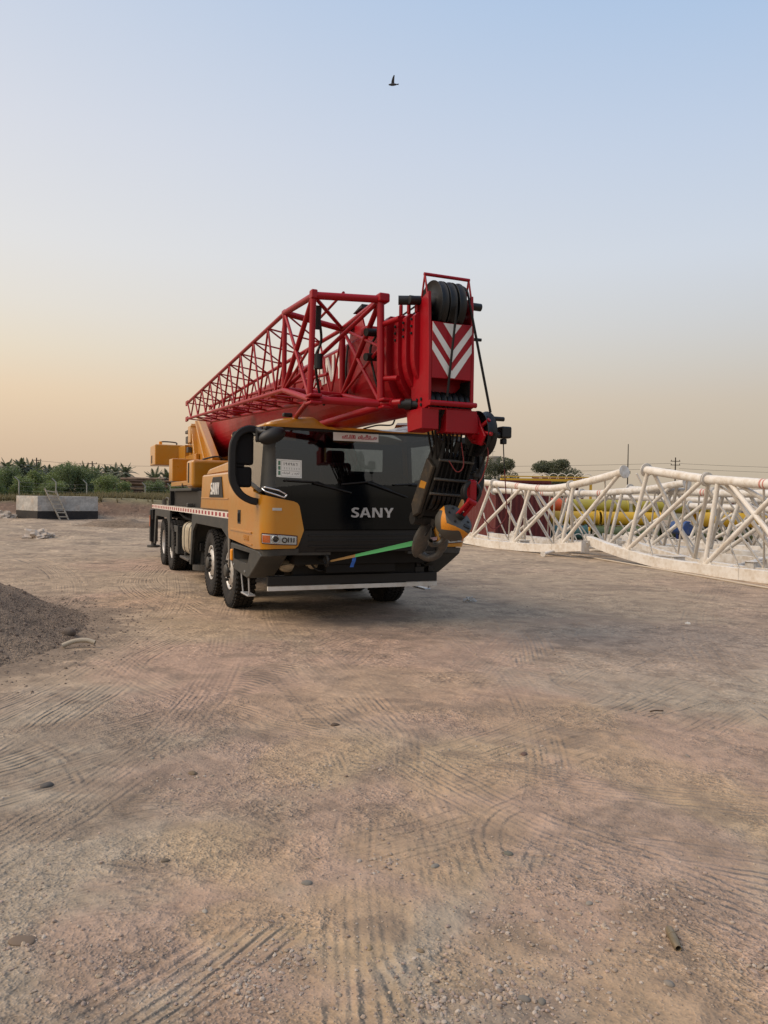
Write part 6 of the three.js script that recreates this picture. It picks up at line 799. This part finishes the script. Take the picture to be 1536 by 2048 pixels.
// ---------------------------------------------------------------- soil heap
const HEAP = { x: -6.25, z: -8.3, rx: 2.85, rz: 3.7, h: 1.42 };
const heapY = (x, z) => { const dx = (x - HEAP.x) / HEAP.rx, dz = (z - HEAP.z) / HEAP.rz, a = Math.atan2(dz, dx), r = Math.hypot(dx, dz) * (1 + 0.1 * (vn(a * 2.2 + 20, 3) - 0.5)); return HEAP.h * (Math.max(0, 1 - r) * (0.72 + 0.28 * smooth(1, 0.6, r)) - 0.2 * Math.max(0, r - 1) + 0.0 + 0.1 * (fbm(x * 1.6 + 4, z * 1.6, 3) - 0.5) * smooth(1.05, 0.7, r) + 0.035 * (fbm(x * 7, z * 7, 3) - 0.5)); };
const SOIL = new THREE.MeshStandardMaterial({ map: dtex(1024, 1024, (u, v) => { const a = tn(u, v, 8, 81), b = tn(u, v, 60, 83), c = tileNoise(u, v, 256, 85), k = 1 + 0.35 * (a - 0.5) + 0.4 * (b - 0.5) + 0.25 * (c - 0.5); return [122 * k, 106 * k, 89 * k]; }, true), bumpMap: dtex(1024, 1024, (u, v) => { const b = tn(u, v, 40, 87), c = tn(u, v, 150, 89), h = 255 * clamp(0.55 * b + 0.45 * c); return [h, h, h]; }), bumpScale: 0.05, roughness: 1, side: THREE.DoubleSide });
{
  const n = 150, t = thing('soil_heap', 'heap of dark grey brown soil at the left edge of the yard', 'soil heap', [HEAP.x, 0, HEAP.z]);
  const g = grid(n, n, (u, v) => { const x = lerp(-HEAP.rx * 1.1, HEAP.rx * 1.1, u), z = lerp(HEAP.rz * 1.1, -HEAP.rz * 1.1, v); return [x, heapY(HEAP.x + x, HEAP.z + z) + groundY(HEAP.x + x, HEAP.z + z) - 0.005, z]; }); const uv = g.attributes.uv; for (let i = 0; i < uv.count; i++) uv.setXY(i, g.attributes.position.getX(i) * 0.5, g.attributes.position.getZ(i) * 0.5);
  mesh('soil', g, SOIL, t);
  const s0 = seed; seed = 808; const gs = [0, 1, 2].map((k) => rockGeo(900 + k, 0)); const N = 3400, im = new THREE.InstancedMesh(merge([gs[0]]), new THREE.MeshStandardMaterial({ color: 0x74665a, roughness: 1, flatShading: true }), N), m4 = new THREE.Matrix4(), q = new THREE.Quaternion(); let k = 0;
  while (k < N) { const x = rr(-HEAP.rx * 0.4, HEAP.rx * 1.35), z = rr(-HEAP.rz * 1.2, HEAP.rz * 1.2), r = Math.hypot(x / HEAP.rx, z / HEAP.rz); if (r > 1.32 || rnd() > (r > 1 ? 1.1 * smooth(1.34, 1.0, r) : 0.35 + 0.65 * smooth(0.5, 1, r))) continue; const s = 0.006 + 0.02 * Math.pow(rnd(), 4), y = Math.max(heapY(HEAP.x + x, HEAP.z + z), 0) + groundY(HEAP.x + x, HEAP.z + z) - s * 0.3; m4.compose(V(x, y + s * 0.1, z), q.setFromEuler(new THREE.Euler(rr(0, 6), rr(0, 6), rr(0, 6))), V(s * rr(0.8, 1.4), s, s)); im.setMatrixAt(k++, m4); }
  seed = s0; im.name = 'clods'; im.userData.kind = 'stuff'; t.add(im);
}
function rockGeo(sd, det = 2) { const g = mergeVertices(new THREE.IcosahedronGeometry(1, det).deleteAttribute('uv').deleteAttribute('normal')), p = g.attributes.position; for (let i = 0; i < p.count; i++) { const x = p.getX(i), y = p.getY(i), z = p.getZ(i), n = 0.78 + 0.5 * fbm(x * 1.3 + sd, y * 1.3 + z * 1.7 + sd * 0.3, 3); p.setXYZ(i, x * n, y * n * 0.75, z * n * 0.9); } g.computeVertexNormals(); return g; }
// ---------------------------------------------------------------- gravel and stones
const STONE = dtex(128, 128, (u, v) => { const k = 170 + 150 * (tn(u, v, 6, 95) - 0.5) + 60 * (tileNoise(u, v, 64, 97) - 0.5); return [k + 40, k + 38, k + 36].map((q) => clamp(q, 0, 255)); }, true);
{
  const s0 = seed; seed = 5150; const cols = [[0.36, 0.28, 0.21], [0.33, 0.25, 0.2], [0.38, 0.32, 0.26], [0.26, 0.2, 0.16], [0.36, 0.28, 0.2]].map((c) => new THREE.Color().setRGB(...c));
  const spots = [[0.46, -2.57, 0.32, 3], [0.2, -2.5, 0.22, 2.4], [-0.47, -2.62, 0.22, 2.4], [0.5, -3.05, 0.4, 1.6], [0.9, -3.0, 0.4, 1.6], [1.2, -3.2, 0.4, 1.2], [-1.3, -2.8, 0.3, 1.8], [-0.3, -2.75, 0.3, 1.4], [0.05, -3.5, 0.25, 1], [-0.4, -4.4, 0.3, 0.9], [-1.2, -4.5, 0.5, 0.7], [-0.9, -2.65, 0.25, 1.4], [1.4, -2.7, 0.4, 1.2], [-1.5, -3.6, 0.5, 0.6], [0.9, -5.2, 0.5, 0.6], [0.0, -4.7, 0.3, 0.7], [0.7, -2.7, 0.4, 1.6]];
  const tot = spots.reduce((s, q) => s + q[3], 0);
  [[rockGeo(11, 0), 0], [rockGeo(23, 1), 1]].forEach(([g, v]) => {
    const N = 4200, im = new THREE.InstancedMesh(merge([g]), new THREE.MeshStandardMaterial({ color: 0xffffff, roughness: 0.95, flatShading: true }), N), m4 = new THREE.Matrix4(), q = new THREE.Quaternion();
    for (let k = 0; k < N; k++) {
      let x, z, cl = rnd() < 0.55; if (cl) { let r = rnd() * tot, i = 0; while ((r -= spots[i][3]) > 0) i++; const a = rr(0, 6.28), d = (rnd() + rnd() + rnd() - 1.5) * 1.3 * spots[i][2]; x = spots[i][0] + Math.cos(a) * d; z = spots[i][1] + Math.sin(a) * d; } else { do { z = -1.9 - 13 * Math.pow(rnd(), 1.9); x = rr(-0.6, 0.6) * -z; } while (fbm(x * 1.4 + 8, z * 1.4, 2) < 0.4 && rnd() < 0.8); }
      if (z > -1.92) z = -1.92 - rnd() * 0.4;
      let s = (cl ? 0.0024 : 0.0022) + (cl ? 0.0085 : 0.006) * Math.pow(rnd(), 4); s *= Math.max(1, -z / 6); m4.compose(V(x, groundY(x, z) + s * 0.15, z), q.setFromEuler(new THREE.Euler(rr(-0.4, 0.4), rr(0, 6.3), rr(-0.4, 0.4))), V(s * rr(0.8, 1.5), s * rr(0.7, 1), s)); im.setMatrixAt(k, m4); im.setColorAt(k, cols[Math.floor(rnd() * 5)].clone().multiplyScalar(rr(0.75, 1.2)));
    }
    im.name = v ? 'pebbles' : 'gravel'; im.userData = { kind: 'stuff', label: v ? 'small pebbles scattered over the dirt in the foreground' : 'grit and gravel strewn over the dirt in the foreground', category: v ? 'pebbles' : 'gravel' }; im.castShadow = im.receiveShadow = true; scene.add(im);
  });
  seed = s0;
  [[-1.33, -2.81, 0.07, 'cracked flat clod of earth in the lower left corner', 0x8c7a68], [-1.92, -4.34, 0.055, 'grey stone at the end of the ribbed tracks on the left', 0x6f6a64], [-0.7, -3.04, 0.021, 'small white pebble left of the middle foreground', 0xc0b7a8], [-0.31, -3.27, 0.035, 'flat grey stone in the middle of the foreground', 0x8f8a80], [-1.46, -4.83, 0.022, 'small pale stone between the ribbed tracks on the left', 0xb0a797], [2.02, -4.97, 0.03, 'pale stone in the pink dirt on the right', 0x9a8f84], [0.5, -2.55, 0.03, 'largest grey stone in the pebble patch at the bottom', 0x8d877e], [0.26, -3.47, 0.032, 'pale grey stone right of the middle foreground', 0x9b958a], [0.44, -2.7, 0.022, 'round stone at the upper edge of the bottom pebble patch', 0x9a9286], [0.16, -2.8, 0.022, 'tan pebble left of the bottom pebble patch', 0xa08c70], [-0.98, -3.46, 0.028, 'brown stone in the grey dirt on the left', 0x807462], [-0.03, -2.81, 0.022, 'pale tan pebble at the bottom middle', 0xb09a78], [-1.14, -4.6, 0.045, 'lump of earth where the ribbed tracks end', 0x86755f], [0.89, -3.17, 0.026, 'oval pale pebble in the gravel on the right', 0xa59e92], [0.56, -2.54, 0.025, 'stone at the right of the bottom pebble patch', 0x8a847a], [0.62, -3.62, 0.035, 'dull green grey stone right of the tan patch', 0x7c7b70], [-0.34, -5.6, 0.05, 'dark clod between the lug prints in the middle', 0x6a5a4c], [0.95, -5.0, 0.045, 'dark clod in the pink dirt right of the middle', 0x7c6458], [1.02, -2.62, 0.03, 'pale stone near the bottom right', 0x9d9488]].forEach(([x, z, s, label, c], i) => { const m = mesh('stone', rockGeo(31 + i * 7, 3).scale(s * 0.7, s * (s > 0.06 ? 0.2 : 0.45), s * 0.55), std(c, 0.95, 0, { map: STONE })); m.position.set(x, groundY(x, z) + s * 0.02, z); m.rotation.y = i; tag(m, label, 'stone', 'single stones in the foreground'); });
  [[-5.35, -10.1, 0.15, 'big round clod on the crest of the soil heap', 0x6a5c50], [-3.62, -8.75, 0.07, 'clod at the foot of the soil heap', 0x655a50]].forEach(([x, z, s, label, c], i) => { const m = mesh('clod', rockGeo(311 + i * 7, 3).scale(s * 1.1, s, s), std(c, 1)); m.position.set(x, Math.max(0, heapY(x, z)) + groundY(x, z) + s * 0.4, z); tag(m, label, 'clod'); });
}
// ---------------------------------------------------------------- litter
function crumple(sx, sy, sz, sd, mat, name) { const g = mergeVertices(new THREE.IcosahedronGeometry(1, 8).deleteAttribute('uv').deleteAttribute('normal')), p = g.attributes.position; for (let i = 0; i < p.count; i++) { const x = p.getX(i), y = p.getY(i), z = p.getZ(i), n = 0.5 + 1.1 * Math.abs(fbm(x * 2.6 + sd, y * 2.6 + z * 3.1, 4) - 0.5) * 2 + 0.3 * vn(x * 7 + sd, z * 7 + y * 5); p.setXYZ(i, x * n * sx, Math.max(-0.1 * sy, y * n * sy), z * n * sz); } g.computeVertexNormals(); return mesh(name, toCreasedNormals(g, 0.5), mat); }
{
  let m = crumple(0.1, 0.075, 0.08, 4, phys(0xc9c6be, 0.3, { transmission: 0.3, thickness: 0 }), 'plastic_litter'); m.position.set(1.43, groundY(1.43, -12.51) + 0.01, -12.51); tag(m, 'crumpled clear plastic lying on the dirt in front of the crane', 'litter');
  m = crumple(0.035, 0.025, 0.03, 9, std(0xd6d2c8, 0.7), 'paper_scrap'); m.position.set(4.18, groundY(4.18, -10.35), -10.35); tag(m, 'small white scrap of paper alone on the dirt at the right', 'litter');
  m = crumple(0.65, 0.28, 0.4, 14, std(0xb0a394, 0.9), 'cloth_sack'); m.position.set(-12.9, groundY(-12.9, -28.3), -28.3); tag(m, 'pale dusty sack lying on the dirt between the tank and the soil heap', 'sack');
  m = crumple(1.3, 0.55, 0.8, 17, std(0xa2978a, 0.9), 'cloth_sack'); m.position.set(-25.6, groundY(-25.6, -50), -50); tag(m, 'pale heap of sheeting beside the left end of the concrete tank', 'sack');
  const t = thing('pipe_stub', 'short olive metal pipe stub lying on the gravel at the lower right', 'pipe stub', [1.135, groundY(1.135, -2.88), -2.88], -0.1), om = new THREE.MeshStandardMaterial({ map: dustMap([118, 106, 84], [146, 128, 104], 0.7, 91), roughness: 0.5, metalness: 0.3, side: THREE.DoubleSide });
  mesh('barrel', new THREE.LatheGeometry([[0.017, -0.075], [0.021, -0.075], [0.021, 0.03], [0.018, 0.05], [0.016, 0.075], [0.012, 0.075], [0.014, 0.03], [0.017, -0.075]].map((q) => new THREE.Vector2(...q)), 22).rotateX(Math.PI / 2).scale(0.75, 0.75, 0.85).translate(0, 0.012, 0), om, t); mesh('collar', new THREE.TorusGeometry(0.0158, 0.002, 6, 22).translate(0, 0.012, -0.02), om, t);
  const sk = mesh('curved_stick', [cable([[-0.16, 0, 0.06], [-0.05, 0.04, 0], [0.07, 0.045, -0.03], [0.16, 0.02, -0.03]], 0.026, 24, 8)], std(0xa89c88, 0.9)); sk.position.set(-3.28, groundY(-3.28, -8.2) + 0.03, -8.2); tag(sk, 'pale curved piece of wood at the foot of the soil heap', 'stick');
  const s2 = mesh('twig', [cable([[-0.06, 0, 0], [-0.02, 0.012, 0.01], [0.05, 0.004, -0.012]], 0.006, 12, 6), cable([[0, 0.01, 0], [0.025, 0.015, 0.025]], 0.004, 6, 5)], std(0x4a3c30, 0.9)); s2.position.set(2.18, groundY(2.18, -5.96) + 0.015, -5.96); tag(s2, 'small dark twig on the pale dirt at the right', 'stick');
  const r = mesh('soil_ridge', grid(60, 16, (u, v) => { const x = lerp(-3.2, 3.2, u), z = lerp(-0.9, 0.9, v), e = (1 - (x / 3.2) ** 2) * (1 - (z / 0.9) ** 2); return [x, -0.04 + 0.42 * Math.max(0, e) * (0.6 + 0.8 * fbm(x * 1.3 + 3, z * 2, 3)), -z]; }), SOIL); r.position.set(-13.2, groundY(-13.2, -39), -39); tag(r, 'low ridge of brown soil behind the rear wheels of the crane', 'soil ridge');
}
{ // pigeon in flight
  const g = [], body = new THREE.LatheGeometry([[0.001, -0.2], [0.035, -0.17], [0.05, -0.1], [0.062, 0.0], [0.055, 0.09], [0.036, 0.14], [0.036, 0.17], [0.03, 0.195], [0.008, 0.21], [0.001, 0.235]].map((q) => new THREE.Vector2(...q)), 18).rotateZ(Math.PI / 2); g.push(body);
  const wing = (s) => slab(8, 6, (u, v) => { const l = 0.36 * u, c = lerp(0.15, 0.05, u * u) * (v - 0.35), up = s > 0 ? 1 : 0.55; return [-0.02 + c + 0.1 * u * u * (s > 0 ? 1 : 0.2), 0.03 + l * up, s * l * (s > 0 ? 0.35 : 0.85)]; }, (u, v) => { const l = 0.36 * u, c = lerp(0.15, 0.05, u * u) * (v - 0.35), up = s > 0 ? 1 : 0.55; return [-0.02 + c + 0.1 * u * u * (s > 0 ? 1 : 0.2), 0.022 + l * up, s * l * (s > 0 ? 0.35 : 0.85)]; });
  g.push(wing(1), wing(-1), slab(4, 3, (u, v) => [0.14 + 0.15 * u, 0.012, (v - 0.5) * lerp(0.05, 0.12, u)], (u, v) => [0.14 + 0.15 * u, 0.0, (v - 0.5) * lerp(0.05, 0.12, u)]));
  const b = mesh('bird', g, std(0x3c3a3c, 0.8)); b.position.set(0.09, 17.9, -30); b.scale.setScalar(0.8); b.rotation.set(0, 0.15, 0.12); tag(b, 'dark bird with raised wings flying high in the sky', 'bird');
}
renderer.render(scene, camera);
